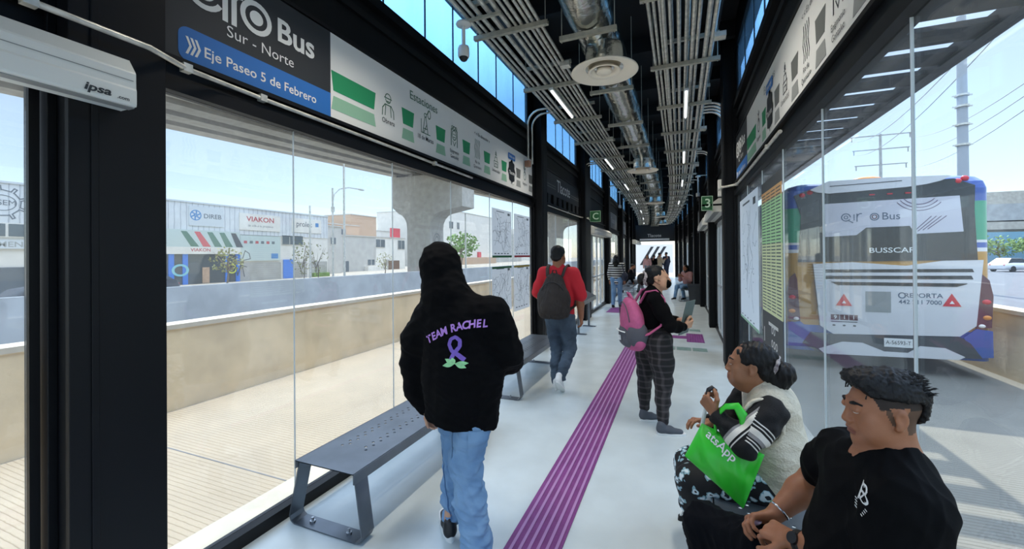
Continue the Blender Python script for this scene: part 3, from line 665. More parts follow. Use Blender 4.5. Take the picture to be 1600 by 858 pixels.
# ------------------------------------------------------------------ posters and timetables
def map_poster(name, X, sg, y0, y1, z0, z1, label, strip, seed, paper='paper', group=None):
    rnd = random.Random(seed); t = thing(name, label, 'poster', (X, y0, z0), group)
    w = y1 - y0; h = z1 - z0; f = Frame((X, y0 if sg > 0 else y1, z0), (0, sg, 0))
    b = MB(); f.rect(b, 0, 0, w, h, 0, 0, .003); b.build('sheet', M[paper], t)
    b = MB(); f.rect(b, 0, 0 if strip[1] == 'b' else h - .03, w, .03 if strip[1] == 'b' else h, 0, .0032); b.build('colour_strip', M[strip[0]], t)
    b = MB()
    for k in range(26):
        x, y = w * rnd.uniform(.2, .8), h * rnd.uniform(.25, .8); a = rnd.uniform(0, 6.28); pts = [(x, y)]
        for _ in range(rnd.randint(4, 9)):
            a += rnd.uniform(-.7, .7); x = min(max(x + math.cos(a) * .05, .03), w - .03); y = min(max(y + math.sin(a) * .06, .08), h - .06); pts.append((x, y))
        f.line(b, pts, .003, 0, .0035)
    for k in range(10): f.disc(b, w * rnd.uniform(.2, .8), h * rnd.uniform(.25, .85), .008, .008, 0, .0035, n=8)
    for k in range(5): f.rect(b, w * (.1 + .16 * k), .05, w * (.1 + .16 * k) + .06, .065, 0, .0035)
    f.rect(b, w * .78, h * .9, w * .9, h * .95, 0, .0035); f.rect(b, w * .2, h * .94, w * .6, h * .955, 0, .0035)
    b.build('map_drawing', M['map_line'], t)
m_('strip_gold', '8f8136', .6); m_('strip_red', '8d2433', .6); m_('strip_dkgreen', '24603f', .6)
map_poster('map_poster', -2.370, 1, 5.07, 5.765, 1.628, 2.315, 'grey transit map with a green foot strip, upper left of four on the window', ('strip_dkgreen', 'b'), 1, group='four window maps')
map_poster('map_poster', -2.370, 1, 5.87, 6.58, 1.628, 2.308, 'grey transit map with a dark red foot strip, upper right of four on the window', ('strip_red', 'b'), 2, group='four window maps')
map_poster('map_poster', -2.370, 1, 5.06, 5.75, .85, 1.502, 'grey transit map with a green head strip, lower left of four on the window', ('strip_dkgreen', 't'), 3, group='four window maps')
map_poster('map_poster', -2.370, 1, 5.85, 6.55, .79, 1.50, 'grey transit map with a gold head strip, lower right of four on the window', ('strip_gold', 't'), 4, group='four window maps')
map_poster('area_map', .764, -1, 4.98, 6.36, .81, 2.36, 'large white area map with green foot band on the right window beside the column', ('sign_lightgreen', 'b'), 5, 'paper_white')
t = thing('timetable_poster', 'tall yellow green printed timetable on the right window', 'poster', (.764, 4.3, .72))
f = Frame((.764, 4.76, .74), (0, -1, 0)); w = .87
b = MB(); f.rect(b, 0, 0, w, .36, 0, 0, .003); b.build('footer', m_('tt_dark', '565a5c', .7), t)
b = MB(); f.rect(b, 0, .36, w, 1.0, 0, 0, .003); f.rect(b, 0, 1.0, w, 1.4, 1, 0, .003); f.rect(b, 0, 1.4, w, 1.5, 2, 0, .003); f.rect(b, 0, 1.5, w, 1.6, 3, 0, .003); b.build('sheet', [M['paper_cream'], (paperlike('tt_green', 'c3d8b4', 'd6ecc8'), M['tt_green'])[1], (paperlike('tt_orange', 'd8bb98', 'f0d0a8'), M['tt_orange'])[1], M['tt_dark']], t)
b = MB()
for k in range(38): 
    for c in range(4): f.rect(b, .03 + c * .21, .39 + k * .029, .03 + c * .21 + .17, .40 + k * .029, 0, .0034, .0006)
b.build('printed_rows', M['map_line'], t)
b = MB(); f.rect(b, .08, .06, .1, .2, 0, .0034)
for k in range(5): f.ring(b, .45 + .09 * (k % 3), .1 + .12 * (k // 3), .03, .012, 0, .0034, n=10)
f.rect(b, .3, .25, .7, .28, 0, .0034); b.build('pictograms', M['letter_white'], t)
# ------------------------------------------------------------------ air curtains
def curtain(X, sg, ya, yb, zb, zt, dpt, label, word=False):
    t = thing('air_curtain', label, 'air curtain', (X, (ya + yb) / 2, zb), 'air curtains over the doors')
    h = zt - zb; pr = [(0, zt), (dpt * .55, zt), (dpt * .93, zb + h * .70), (dpt * .96, zb + h * .66), (dpt * .97, zb + h * .36), (dpt, zb + h * .32), (dpt, zb + .01), (dpt * .97, zb), (0, zb)]
    b = MB(); ys = [ya] + [float(q) for q in np.arange(11, yb, 1.2) if q > ya] + [yb]
    b.rings([[(X + x * sg, y, z) for x, z in (pr if sg > 0 else pr[::-1])] for y in ys], 0, False); b.build('casing', M['white_box'], t, bevel=.004)
    b = MB(); b.box(X + dpt * .975 * sg, ya + .01, zb + h * .5, X + dpt * .982 * sg, yb - .01, zb + h * .515); b.box(X + dpt * .5 * sg, ya, zb - .004, X + dpt * .85 * sg, yb, zb + .001); b.build('outlet_grille', M['grey_line'], t)
    if word:
        b = MB(); f = Frame((X + dpt * sg, yb - .01, zb), (0, 1, 0)); f.text(b, 'ipsa', .042, -.115, .030, 0, .001, bold=.03, align='CENTER', squeeze=1.25, shear=.2); f.text(b, '.com', .02, -.035, .022, 0, .001, bold=.02); b.build('lettering', M['letter_dark'], t)
curtain(-2.2, 1, -.92, .985, 2.28, 2.485, .12, 'white air curtain box with small black lettering above the nearest left door', True)
curtain(-2.33, 1, 11.0, 14.05, 2.24, 2.46, .22, 'white air curtain box over the left door under sign C')
curtain(.74, -1, 7.75, 10.2, 2.37, 2.60, .24, 'white air curtain box over the right door under sign 3')
curtain(.74, -1, 11.0, 13.9, 2.37, 2.60, .24, 'white air curtain box over the farther right door')
curtain(-2.33, 1, 22.4, 25.2, 2.24, 2.46, .22, 'white air curtain box over the farthest left door')
# surface conduits along the headers
def wallpipe(pts, label, r=.013):
    t = thing('wall_conduit', label, 'pipe', pts[0], 'grey conduits along the window headers')
    MB().tube(pts, r, 8).build('pipe', M['galv'], t)
    for a in range(1, len(pts) - 1, 2): c = MB(); c.box(pts[a][0] - .018, pts[a][1] - .02, pts[a][2] - .018, pts[a][0] + .018, pts[a][1] + .02, pts[a][2] + .022); c.build('clamp', M['galv'], t)
wallpipe([(-2.14, -2.5, 2.575), (-2.14, .7, 2.575), (-2.14, 1.06, 2.575), (-2.24, 1.26, 2.585), (-2.31, 1.5, 2.61), (-2.325, 1.72, 2.612), (-2.325, 2.6, 2.61), (-2.325, 3.6, 2.605), (-2.325, 4.42, 2.60)], 'grey conduit bending round the nearest left column and along the window header')
wallpipe([(-2.325, 7.5, 2.61), (-2.325, 9.0, 2.61), (-2.325, 10.2, 2.61), (-2.18, 10.5, 2.6), (-2.18, 10.9, 2.55)], 'grey conduit below the Tlacote panel')
wallpipe([(.72, 3.7, 2.59), (.72, 4.2, 2.59), (.72, 5.6, 2.59), (.72, 6.3, 2.595), (.62, 6.62, 2.62), (.57, 6.8, 2.64), (.57, 7.1, 2.64)], 'pale conduit along the right window header round the column', .016)
for X, y, z, l in ((.60, 7.22, 2.66, 'pale grey electrical box on the right column'), (-2.30, 6.33, 3.16, 'brownish electrical box under the bent conduits on the left column')):
    t = thing('junction_box', l, 'electrical box', (X, y, z)); MB().box(X - .04, y - .05, z - .1 if X > 0 else z - .05, X + .04, y + .05, z + .16 if X > 0 else z + .05).build('box_body', M['white_box'] if X > 0 else m_('box_brown', '8a6a58', .5), t, bevel=.006)
    MB().box(X - .045, y - .03, z - .03, X - .04, y + .03, z + .03).build('cover', M['grey_line'], t)
# pendant cameras
def cctv(x, y, z, L, label):
    t = thing('cctv_camera', label, 'camera', (x, y, z), 'pendant cameras')
    b = MB(); b.lathe([(.03, .03), (.07, .012), (.075, .0), (.07, -.01), (.03, -.02)], (x, y, z), 24); b.build('mount_plate', M['white_paint'], t)
    MB().cyl((x, y, z - .01), (x, y, z - L), .018, n=14).build('drop_pole', M['white_paint'], t)
    b = MB(); b.lathe([(.02, .03), (.05, .02), (.056, .0), (.056, -.07), (.05, -.085)], (x, y, z - L), 24); h = b.build('housing', M['white_paint'], t)
    b = MB(); b.ball((x, y, z - L - .085), (.042, .042, .042), 18, 10); b.build('dome_lens', M['plastic_black'], h)
    MB().box(x - .03, y, z + .02, x + .4, y + .03, z + .045).build('bracket', M['galv_strut'], t)
cctv(-1.95, 3.55, 3.93, .24, 'white pendant dome camera hanging in front of the blue glass on the left')
cctv(-2.0, 15.2, 3.93, .5, 'small distant white pendant camera on the left')
cctv(.5, 13.2, 3.93, .5, 'small distant white pendant camera on the right')
WARP[0] = False
# ------------------------------------------------------------------ the bus on the right
m_('bus_blue', '2f55a8', .3, coat=.5); m_('bus_green', '2f9c76', .3, coat=.5); m_('bus_ochre', 'b98a3c', .35, coat=.4); m_('bus_white', 'd9dadd', .3, coat=.5)
m_('bus_dark', '1d2228', .15, spec=.7); m_('bus_banner', 'cfcfd8', .4); m_('bus_maroon', '5a2430', .3, coat=.4); m_('lamp_red', 'd0303c', .25); m_('lamp_orange', 'e08a2c', .3); m_('lamp_white', 'f2efe6', .25)
m_('bus_text', '5d6b7c', .4); m_('bus_stripe', '6a5a72', .5); m_('bumper', '3a3d42', .5)
def bus():
    X, Y = 3.05, 8.5
    t = thing('city_bus', 'large white blue and green city bus seen from behind in the right lane', 'bus', (X, Y + 4.5, -.3))
    hw = 1.33; L = 10.5
    def outline(ins, z):
        R = .14; pts = []
        for cx, cy, a in ((hw - R, R, -90), (hw - R, L - R, 0), (-hw + R, L - R, 90), (-hw + R, R, 180)):
            pts += [(cx + (R - 0) * math.cos(math.radians(a + k * 15)), cy + R * math.sin(math.radians(a + k * 15))) for k in range(7)]
        return [(X + px * (1 - ins / hw), Y + .02 + ins + py * (1 - 2 * ins / L), z) for px, py in pts]
    zs_ = [(-.02, 0, 2), (.42, 0, 0), (1.66, 0, 1), (1.72, 0, 3), (1.80, 0, 0 + 2), (1.84, 0, 3), (2.44, 0, 4), (2.64, .0, 2), (2.75, .025, 2), (2.83, .09, 2), (2.875, .22, 2)]
    b = MB(); R = [outline(i, z) for z, i, _ in zs_]
    for k in range(len(R) - 1): b.rings(R[k:k + 2], zs_[k + 1][2] if k else 2, True, False)
    b.add(R[-1], [tuple(range(len(R[-1])))], 3); b.add(R[0], [tuple(range(len(R[0]) - 1, -1, -1))], 2)
    b.build('bus_body', [M['bus_ochre'], M['bus_ochre'], M['bus_blue'], M['bus_white'], M['bus_green']], t)
    f = Frame((X, Y + .02, 0), (1, 0, 0)); T = .015
    def part(nm, m, fn, par=t): b = MB(); fn(b); return b.build(nm, M[m], par)
    part('rear_window', 'bus_dark', lambda b: f.poly(b, [(-1.15, 1.5), (1.16, 1.53), (1.13, 2.3), (1.14, 2.68), (.9, 2.80), (-.95, 2.76), (-1.2, 2.66), (-1.1, 2.3)], 0, 0, T))
    part('roof_spoiler', 'bus_white', lambda b: f.poly(b, [(-.98, 2.74), (-.88, 2.69), (-.7, 2.66), (.3, 2.70), (.55, 2.73), (.72, 2.77), (.85, 2.835), (.80, 2.85), (.0, 2.875), (-.72, 2.87)], 0, T, .05))
    part('spoiler_slot', 'bumper', lambda b: f.poly(b, [(-.7, 2.775), (.25, 2.80), (.25, 2.812), (-.7, 2.787)], 0, T + .05, .003))
    bn = part('window_banner', 'bus_banner', lambda b: f.poly(b, [(-.79, 2.49), (.96, 2.53), (1.0, 1.97), (.42, 1.95), (.36, 2.08), (-.2, 2.07), (-.33, 1.95), (-.76, 1.93)], 0, T, .004))
    l = T + .005
    def logo(b):
        f.text(b, 'Bus', .17, .0, 2.245, 0, l, align='LEFT'); f.ring(b, -.09, 2.245, .055, .016, 0, l)
        f.ring(b, -.47, 2.25, .06, .016, 0, l, 0, 330); f.ring(b, -.47, 2.25, .025, .012, 0, l); f.line(b, [(-.44, 2.20), (-.38, 2.16)], .016, 0, l)
        f.line(b, [(-.32, 2.18), (-.32, 2.30)], .016, 0, l); f.ring(b, -.27, 2.26, .045, .016, 0, l, 70, 180, 8); f.line(b, [(-.36, 2.2), (-.36, 2.29)], .014, 0, l)
    part('lettering', 'bus_text', logo, bn)
    part('logo_ring', 'bus_maroon', lambda b: f.ring(b, -.09, 2.245, .03, .012, 0, l), bn)
    for k in range(4): part('banner_stripe', 'bus_stripe', lambda b: f.line(b, [(.40 + .06 * k, 1.98 + .015 * k), (.62 + .06 * k, 2.22)], .012, 0, l), bn)
    for k in range(3): part('banner_stripe', 'bus_stripe', lambda b: f.ring(b, .48, 2.66, .24 + k * .05, .012, 0, l, 215, 320, 16), bn)
    part('maker_lettering', 'letter_white', lambda b: f.text(b, 'BUSSCAR', .115, .13, 1.69, 0, T, squeeze=1.25, bold=.006))
    part('engine_cover', 'bus_white', lambda b: f.poly(b, [(-.94, 1.47), (-.4, 1.50), (.3, 1.44), (.75, 1.52), (1.21, 1.53), (1.12, .52), (.93, .35), (-.67, .29), (-.85, .42)], 0, 0, .045))
    e = .046
    for k, (a, c, z, h) in enumerate(((-.78, 1.10, 1.335, .06), (-.78, 1.09, 1.225, .065), (-.70, 1.02, 1.115, .055))):
        part('vent_slot', 'bus_dark', lambda b: f.poly(b, [(a, z - .01), (c, z + .01), (c - .02, z + h), (a, z + h - .02)] if k < 2 else [(a + .1, z), (c - .12, z), (c, z + .045), (c, z + h), (a, z + h)], 0, e, .003))
    for x, z in ((.84, .90), (-.52, .86)):
        w = part('warning_triangle', 'lamp_red', lambda b: f.poly(b, [(x - .11, z - .09), (x + .11, z - .09), (x, z + .11)], 0, e, .004))
        part('triangle_centre', 'letter_white', lambda b: f.poly(b, [(x - .03, z - .05), (x + .03, z - .05), (x, z)], 0, e + .005, .002), w)
    def rep(b):
        f.text(b, 'REPORTA', .10, .50, .965, 0, e, bold=.012, squeeze=1.1); f.ring(b, .24, .965, .042, .018, 0, e)
        f.text(b, '442 211 7000', .095, .46, .86, 0, e, bold=.012, squeeze=1.0)
    part('report_lettering', 'bus_text', rep)
    part('notice_sticker', 'sign_lightgrey', lambda b: f.rect(b, -.23, .68, .10, 1.02, 0, e, .002))
    for k in range(3): 
        q = part('emergency_sticker', 'bus_maroon', lambda b: f.rect(b, -.70 + k * .125, .53, -.585 + k * .125, .62, 0, e, .002))
        part('digit', 'letter_white', lambda b: f.text(b, '911'[k], .085, -.64 + k * .125, .575, 0, e + .002, bold=.02), q)
    part('sticker_line', 'bumper', lambda b: f.rect(b, -.70, .495, -.34, .508, 0, e, .002))
    for k in range(3): part('sticker_icon', 'bumper', lambda b: f.disc(b, -.66 + k * .14, .44, .025, .016, 0, e, .002, n=5))
    part('rear_bumper', 'bumper', lambda b: f.poly(b, [(-.98, .30), (-.67, .285), (.93, .34), (1.05, .25), (1.18, .03), (1.0, .02), (-.9, -.03), (-1.1, .1)], 0, 0, .055))
    part('bumper_skirt', 'bus_white', lambda b: f.poly(b, [(-.88, .03), (-.55, .17), (-.28, .17), (.0, .05), (.3, .05), (.45, .17), (.75, .16), (.98, .04), (.9, -.01), (-.8, -.05)], 0, .056, .01))
    p = part('number_plate', 'letter_white', lambda b: f.rect(b, -.0, .13, .36, .27, 0, .056, .006))
    part('plate_lettering', 'letter_dark', lambda b: f.text(b, 'A-56593-T', .085, .18, .20, 0, .063, squeeze=.85), p)
    for s in (-1, 1):
        m = lambda P: [(s * a, c) for a, c in P]
        tp = part('tail_panel', 'bus_maroon', lambda b: f.poly(b, m([(1.13, .48), (1.30, .50), (1.322, .98), (1.28, 1.22), (1.2, 1.31), (1.17, 1.2)]), 0, -.12, .15))
        for x, z, mm, r in ((1.245, .89, 'lamp_red', .058), (1.25, .65, 'lamp_orange', .055), (1.19, .52, 'lamp_white', .045)): part('tail_lamp', mm, lambda b: b.ball((X + s * x, Y + .0, z), (r, .025, r * .72), 14, 8), tp)
        part('corner_skirt', 'bus_blue', lambda b: f.poly(b, m([(.98, .33), (1.13, .475), (1.31, .45), (1.315, .05), (1.15, .03)]), 0, -.12, .15))
    for x, z in ((.95, 2.755), (1.05, 2.80), (-.97, 2.70), (-1.08, 2.66)): part('roof_lamp', 'lamp_red', lambda b: b.ball((X + x, Y + .02 + max(0, z - 2.75) * .8, z), (.052, .03, .045), 12, 7))
    for x in (-.12, .11, .34): part('marker_lamp', 'lamp_red', lambda b: f.rect(b, x - .035, 2.60, x + .035, 2.62, 0, T, .012))
    part('roof_beacon', 'lamp_orange', lambda b: b.ball((X - .1, Y + .25, 2.89), (.22, .1, .06), 16, 7))
    part('roof_pod', 'bus_white', lambda b: b.box(X - .9, Y + 1.2, 2.85, X + .9, Y + 4, 3.0))
    for y in (2.2, 7.6):
        for s in (-1, 1):
            w = part('wheel', 'rubber', lambda b: b.cyl((X + s * 1.0, Y + y, .18), (X + s * 1.32, Y + y, .18), .48, n=28))
            part('hub', 'galv', lambda b: b.cyl((X + s * 1.30, Y + y, .18), (X + s * 1.335, Y + y, .18), .24, n=18), w)
    part('side_window', 'bus_dark', lambda b: b.box(X - 1.335, Y + .7, 1.15, X - 1.325, Y + 10, 2.3)); part('side_window', 'bus_dark', lambda b: b.box(X + 1.325, Y + .7, 1.15, X + 1.335, Y + 10, 2.3))
    part('axle_housing', 'rubber', lambda b: b.box(X - 1.1, Y + .5, -.1, X + 1.1, Y + 9.5, .02))
bus()
# ------------------------------------------------------------------ beyond the right lane
def car(x, y, z, rz, body, label, tail='lamp_red'):
    t = thing('car', label, 'car', (x, y, z), 'cars on the roads'); q = Matrix.Translation((x, y, z)) @ Matrix.Rotation(rz, 4, 'Z')
    def sec(xx, w0, zb, zt, w1): return [q @ V(p) for p in ((xx, -w0, zb), (xx, w0, zb), (xx, w0, (zb + zt) / 2), (xx, w1, zt), (xx, -w1, zt), (xx, -w0, (zb + zt) / 2))]
    b = MB(); b.rings([sec(-2.1, .75, .35, .7, .7), sec(-1.95, .85, .25, .92, .8), (sec(-1.2, .88, .22, .98, .82)), sec(.9, .88, .22, .95, .82), sec(1.8, .84, .25, .8, .75), sec(2.1, .7, .35, .6, .62)], 0, True); b.build('car_body', M[body], t)
    b = MB(); b.rings([[q @ V((k * .95 - .25, s * w, zz)) for k, s, w, zz in ((-1.7, -1, .78, .93), (-1.7, 1, .78, .93), (-1.0, 1, .62, 1.45), (-1.0, -1, .62, 1.45))], [q @ V((k * .95 - .25, s * w, zz)) for k, s, w, zz in ((1.5, -1, .78, .92), (1.5, 1, .78, .92), (.45, 1, .62, 1.43), (.45, -1, .62, 1.43))]], 0, False); b.build('cabin_glass', M['bus_dark'], t)
    b = MB(); b.rings([[q @ V((a, s * .6, zz)) for a, s, zz in ((-1.2, -1, 1.44), (-1.2, 1, 1.44), (-1.15, 1, 1.49), (-1.15, -1, 1.49))], [q @ V((a, s * .6, zz)) for a, s, zz in ((.2, -1, 1.42), (.2, 1, 1.42), (.15, 1, 1.47), (.15, -1, 1.47))]], 0, False); b.build('roof', M[body], t)
    for a in (-1.3, 1.3):
        for s in (-.8, .8): b = MB(); b.cyl(q @ V((a, s - .1, .32)), q @ V((a, s + .1, .32)), .32, n=16); b.build('wheel', M['rubber'], t)
    for s in (-.6, .6): b = MB(); b.ball(q @ V((-2.03, s, .75)), (.08, .12, .07), 10, 6); b.build('tail_lamp', M[tail], t)
car(33.5, 62, -.5, .5, 'bus_white', 'white car on the road at the right edge of the view')
car(29.5, 75, -.5, 1.2, 'bumper', 'dark grey car small on the far road at the right')
car(-18.4, 7.6, -.05, -1.57, 'bumper', 'dark car with red tail lamps parked before the shop front')
def post(name, label, x, y, z0, z1, r0, r1, m='galv', rings=()):
    t = thing(name, label, 'pole', (x, y, z0)); MB().cyl((x, y, z0), (x, y, z1), r0, r1, 14).build('shaft', M[m], t)
    for z in rings: b = MB(); b.cyl((x, y, z - .05), (x, y, z + .05), r0 * 1.15, n=12); b.box(x - r0 * 1.6, y - .04, z - .03, x + r0 * 1.6, y + .04, z + .03); b.build('collar', M['galv'], t)
    return t
m_('pole_concrete', 'aab0b6', .8)
post('utility_pole', 'tall pale concrete utility pole rising behind the bus', 14.3, 30, -.6, 14.5, .26, .19, 'pole_concrete', (7.5, 8.6, 9.6, 10.2))
t = thing('power_pylon', 'distant grey power pole with three cross arms beyond the bus', 'power pole', (53.8, 150, -.6))
MB().cyl((53.8, 150, -.6), (53.8, 150, 36), .55, .3, 10).build('mast', M['wall_grey'], t)
for z, w in ((35.5, 7), (31.5, 6.5), (27, 6)): 
    b = MB(); b.box(53.8 - w, 149.8, z, 53.8 + w, 150.2, z + .25); b.build('cross_arm', M['wall_grey'], t)
    for s in (-1, 1): MB().cyl((53.8 + s * w * .95, 150, z - 1.2), (53.8 + s * w * .95, 150, z), .15, n=6).build('insulator', M['wall_grey'], t)
for k, (z, w) in enumerate(((34.4, 6.6), (34.4, -6.6), (30.4, 6.2), (30.4, -6.2), (25.9, 5.7))):
    P = [(53.8 + w + (22 + w * .5 - 53.8 - w) * u, 150 - 122 * u, z + (13.5 + z * .15 - z) * u - 14 * u * (1 - u)) for u in [i / 14 for i in range(15)]]
    MB().tube(P, .05, 5).build('power_line', M['wall_grey'], t)
t = thing('overpass_bridge', 'pale road overpass with dark side band far behind the bus', 'bridge', (60, 84, -.6))
b = MB(); b.box(36, 82, 8.6, 120, 92, 10.4); b.build('parapet', M['concrete'], t); MB().box(36, 81.8, 6.2, 120, 92, 8.6).build('girder', M['wall_grey'], t); MB().box(36, 81.6, 4.9, 120, 92, 6.0).build('lower_beam', M['concrete'], t)
for x in (38, 62, 90): MB().box(x, 84, -.6, x + 3, 90, 6.2).build('support', M['concrete'], t)
m_('wall_blue', '7aa8c4', .8); m_('leaf', '6f8f45', .8, var=.3, scale=4); m_('leaf_dry', '9a9a62', .8, var=.2, scale=4); m_('bark', '7d7263', .9)
def blob_tree(x, y, z, h, r, label, m='leaf', n=420, trunk=.12, twig=.5):
    rnd = random.Random(int(x * 7 + y)); t = thing('tree', label, 'tree', (x, y, z), 'trees beyond the station')
    b = MB(); b.tube([(x, y, z), (x + .05 * h, y, z + h * .3), (x, y + .04 * h, z + h * .6)], [trunk, trunk * .8, trunk * .4], 8)
    for k in range(7):
        a = rnd.uniform(0, 6.28); zz = z + h * rnd.uniform(.3, .5); b.tube([(x, y, zz), (x + math.cos(a) * r * .5, y + math.sin(a) * r * .5, zz + h * .25), (x + math.cos(a) * r * .8, y + math.sin(a) * r * .8, zz + h * .4)], [trunk * .5, trunk * .3, trunk * .1], 6)
    b.build('trunk', M['bark'], t)
    b = MB()
    for k in range(n):
        while 1:
            p = V((rnd.uniform(-1, 1), rnd.uniform(-1, 1), rnd.uniform(-1, 1)))
            if p.length < 1 and noise.noise(p * 2.2 + V((x, y, 0))) > -.12: break
        c = V((x + p.x * r, y + p.y * r, z + h * .66 + p.z * h * .36)); s = r * .10; u = V((rnd.gauss(0, 1), rnd.gauss(0, 1), rnd.gauss(0, 1))).normalized(); w = u.orthogonal().normalized()
        b.add([c - u * s, c + w * s * .6, c + u * s, c - w * s * .6], [(0, 1, 2, 3)])
    b.build('foliage', M[m], t)
for x, y, h, r, l in ((50, 96, 5, 3.5, 'green tree below the overpass at the right edge'), (57, 98, 5.5, 4, 'larger green tree below the overpass at the right edge'), (44, 110, 6, 4, 'green tree behind the bus roof edge')): blob_tree(x, y, -.6, h, r, l)
o = MB().box(36, 104, -.6, 110, 104.4, 5.4).build('blue_wall', M['wall_blue']); tag(o, 'pale blue wall under the overpass at the right edge', 'wall')
# ------------------------------------------------------------------ buildings across the road on the left
m_('house_white', 'ddd9d0', .85, var=.05, scale=1.5); m_('house_grey', 'b5b2ab', .85, var=.08, scale=1.5); m_('brick', 'c0a287', .9, var=.1, scale=6); m_('shop_blue', '2f78d8', .6); m_('shop_glass', '4a5356', .25); m_('window_dark', '4b565e', .2); m_('wood', '6d4f38', .7); m_('panel_silver', 'c5cbcf', .5)
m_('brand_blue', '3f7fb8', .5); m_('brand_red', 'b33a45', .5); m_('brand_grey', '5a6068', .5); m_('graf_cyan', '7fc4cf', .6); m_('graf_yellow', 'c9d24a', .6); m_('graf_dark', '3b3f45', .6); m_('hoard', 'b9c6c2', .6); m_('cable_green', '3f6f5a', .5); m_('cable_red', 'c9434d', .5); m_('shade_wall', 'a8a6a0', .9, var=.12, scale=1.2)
XB = -30
t = thing('warehouse_shop', 'long white corrugated electrical supply shop with brand panels and blue doors', 'building', (XB, 18, -.05))
f = Frame((XB, 0, 0), (0, 1, 0))
MB().box(XB - 18, 2, -.1, XB, 28.5, 3.4).build('wall', M['house_white'], t)
MB().box(XB - 18, 2, 3.4, XB + .05, 28.5, 5.35).build('cladding', M['corrugated'], t); MB().box(XB - 18, 2, 5.35, XB + .1, 28.5, 5.45).build('roof_edge', M['panel_silver'], t)
def bp(nm, m, fn, par=None): b = MB(); fn(b); return b.build(nm, M[m], par or t)
p = bp('brand_panel', 'panel_silver', lambda b: f.rect(b, 16.95, 3.85, 19.15, 5.15, 0, .05, .05))
bp('lettering', 'brand_grey', lambda b: f.text(b, 'DIREB', .42, 18.42, 4.52, 0, .1, bold=.02, squeeze=1.05), p)
def star(b):
    f.ring(b, 17.35, 4.55, .32, .07, 0, .1)
    for k in range(6): f.line(b, [(17.35 + .08 * math.cos(k * 1.047), 4.55 + .08 * math.sin(k * 1.047)), (17.35 + .3 * math.cos(k * 1.047 + .4), 4.55 + .3 * math.sin(k * 1.047 + .4))], .09, 0, .1)
bp('emblem', 'brand_blue', star, p)
p = bp('brand_panel', 'house_white', lambda b: f.rect(b, 20.3, 3.75, 23.6, 5.0, 0, .05, .05))
bp('lettering', 'brand_red', lambda b: f.text(b, 'VIAKON', .52, 21.95, 4.58, 0, .1, bold=.02, squeeze=1.15), p); bp('slogan', 'brand_grey', lambda b: f.text(b, 'de vida a tu proyecto', .24, 21.95, 4.10, 0, .1, squeeze=1.0), p)
p = bp('brand_panel', 'house_white', lambda b: f.rect(b, 24.7, 3.8, 27.7, 5.0, 0, .05, .05)); bp('lettering', 'brand_grey', lambda b: f.text(b, 'prolec', .62, 25.9, 4.5, 0, .1, bold=.012), p); bp('emblem', 'brand_blue', lambda b: f.rect(b, 27.05, 4.35, 27.4, 4.7, 0, .1), p)
p = bp('cable_advert', 'hoard', lambda b: f.rect(b, 14.2, 2.1, 20.25, 3.55, 0, .1, .08))
for k, (m, c) in enumerate((('cable_green', 0), ('cable_red', 1), ('cable_green', 2), ('cable_green', 3), ('graf_dark', 4))): bp('cable_picture', m, lambda b: f.poly(b, [(16.4 + c * .8, 3.45), (16.75 + c * .8, 3.45), (17.5 + c * .75, 2.45), (17.0 + c * .75, 2.45)], 0, .185), p)
q = bp('sign_band', 'house_white', lambda b: f.rect(b, 14.2, 1.95, 20.3, 2.42, 0, .1, .1)); bp('lettering', 'brand_red', lambda b: f.text(b, 'VIAKON', .3, 17.6, 2.22, 0, .2, bold=.02, squeeze=1.1), q)
bp('shop_glazing', 'shop_glass', lambda b: f.rect(b, 14.3, -.05, 20.2, 1.95, 0, .0, .06))
for a, c in ((15.75, 16.05), (16.55, 16.85), (19.25, 19.45), (20.0, 20.28)): bp('door_post', 'shop_blue', lambda b: f.rect(b, a, -.05, c, 1.95, 0, .06, .08))
bp('door_notice', 'brick', lambda b: f.rect(b, 17.75, -.02, 18.2, 1.05, 0, .07, .03))
bp('graffiti', 'graf_cyan', lambda b: f.ring(b, 16.4, .9, .42, .16, 0, .15, ky=.8)); bp('graffiti', 'graf_yellow', lambda b: f.ring(b, 19.7, .9, .3, .1, 0, .15)); bp('graffiti', 'graf_dark', lambda b: f.line(b, [(19.5, .2), (19.9, 1.5), (20.1, .4), (20.4, 1.3), (20.6, .3)], .07, 0, .15))
p = bp('products_advert', 'hoard', lambda b: f.rect(b, 20.33, 1.45, 23.6, 3.35, 0, .05, .05))
for k in range(6): bp('small_logo', ('brand_red', 'brand_grey')[k % 2], lambda b: f.rect(b, 20.6 + k * .45, 2.75, 20.85 + k * .45, 2.95, 0, .1), p)
bp('product_picture', 'brand_blue', lambda b: f.rect(b, 22.8, 1.6, 23.4, 2.0, 0, .1), p); bp('graffiti', 'graf_dark', lambda b: f.line(b, [(20.5, 1.6), (20.7, 2.2), (21.0, 2.0), (21.1, 1.6), (20.6, 1.5), (20.5, 1.1), (20.8, 1.0)], .06, 0, .1), p)
w = bp('window', 'house_grey', lambda b: f.rect(b, 23.8, 2.72, 25.8, 3.48, 0, .0, .05))
for a in (23.85, 24.55, 24.95): bp('pane', 'window_dark', lambda b: f.rect(b, a, 2.77, a + (.6 if a < 24.5 else .32 if a < 24.9 else .82), 3.43, 0, .05, .02), w)
bp('door', 'shop_blue', lambda b: f.rect(b, 23.9, -.05, 24.86, 1.5, 0, 0, .08)); 
for a, c in ((20.3, 23.7), (24.9, 26.2), (26.7, 28.4)): bp('lower_wall_shade', 'shade_wall', lambda b: f.rect(b, a, -.05, c, 1.3, 0, 0, .04))  # shade on the lower shop wall, put in as grey sheets
bp('planter', 'leaf', lambda b: f.rect(b, 26.7, -.05, 28.4, .3, 0, .05, .3))
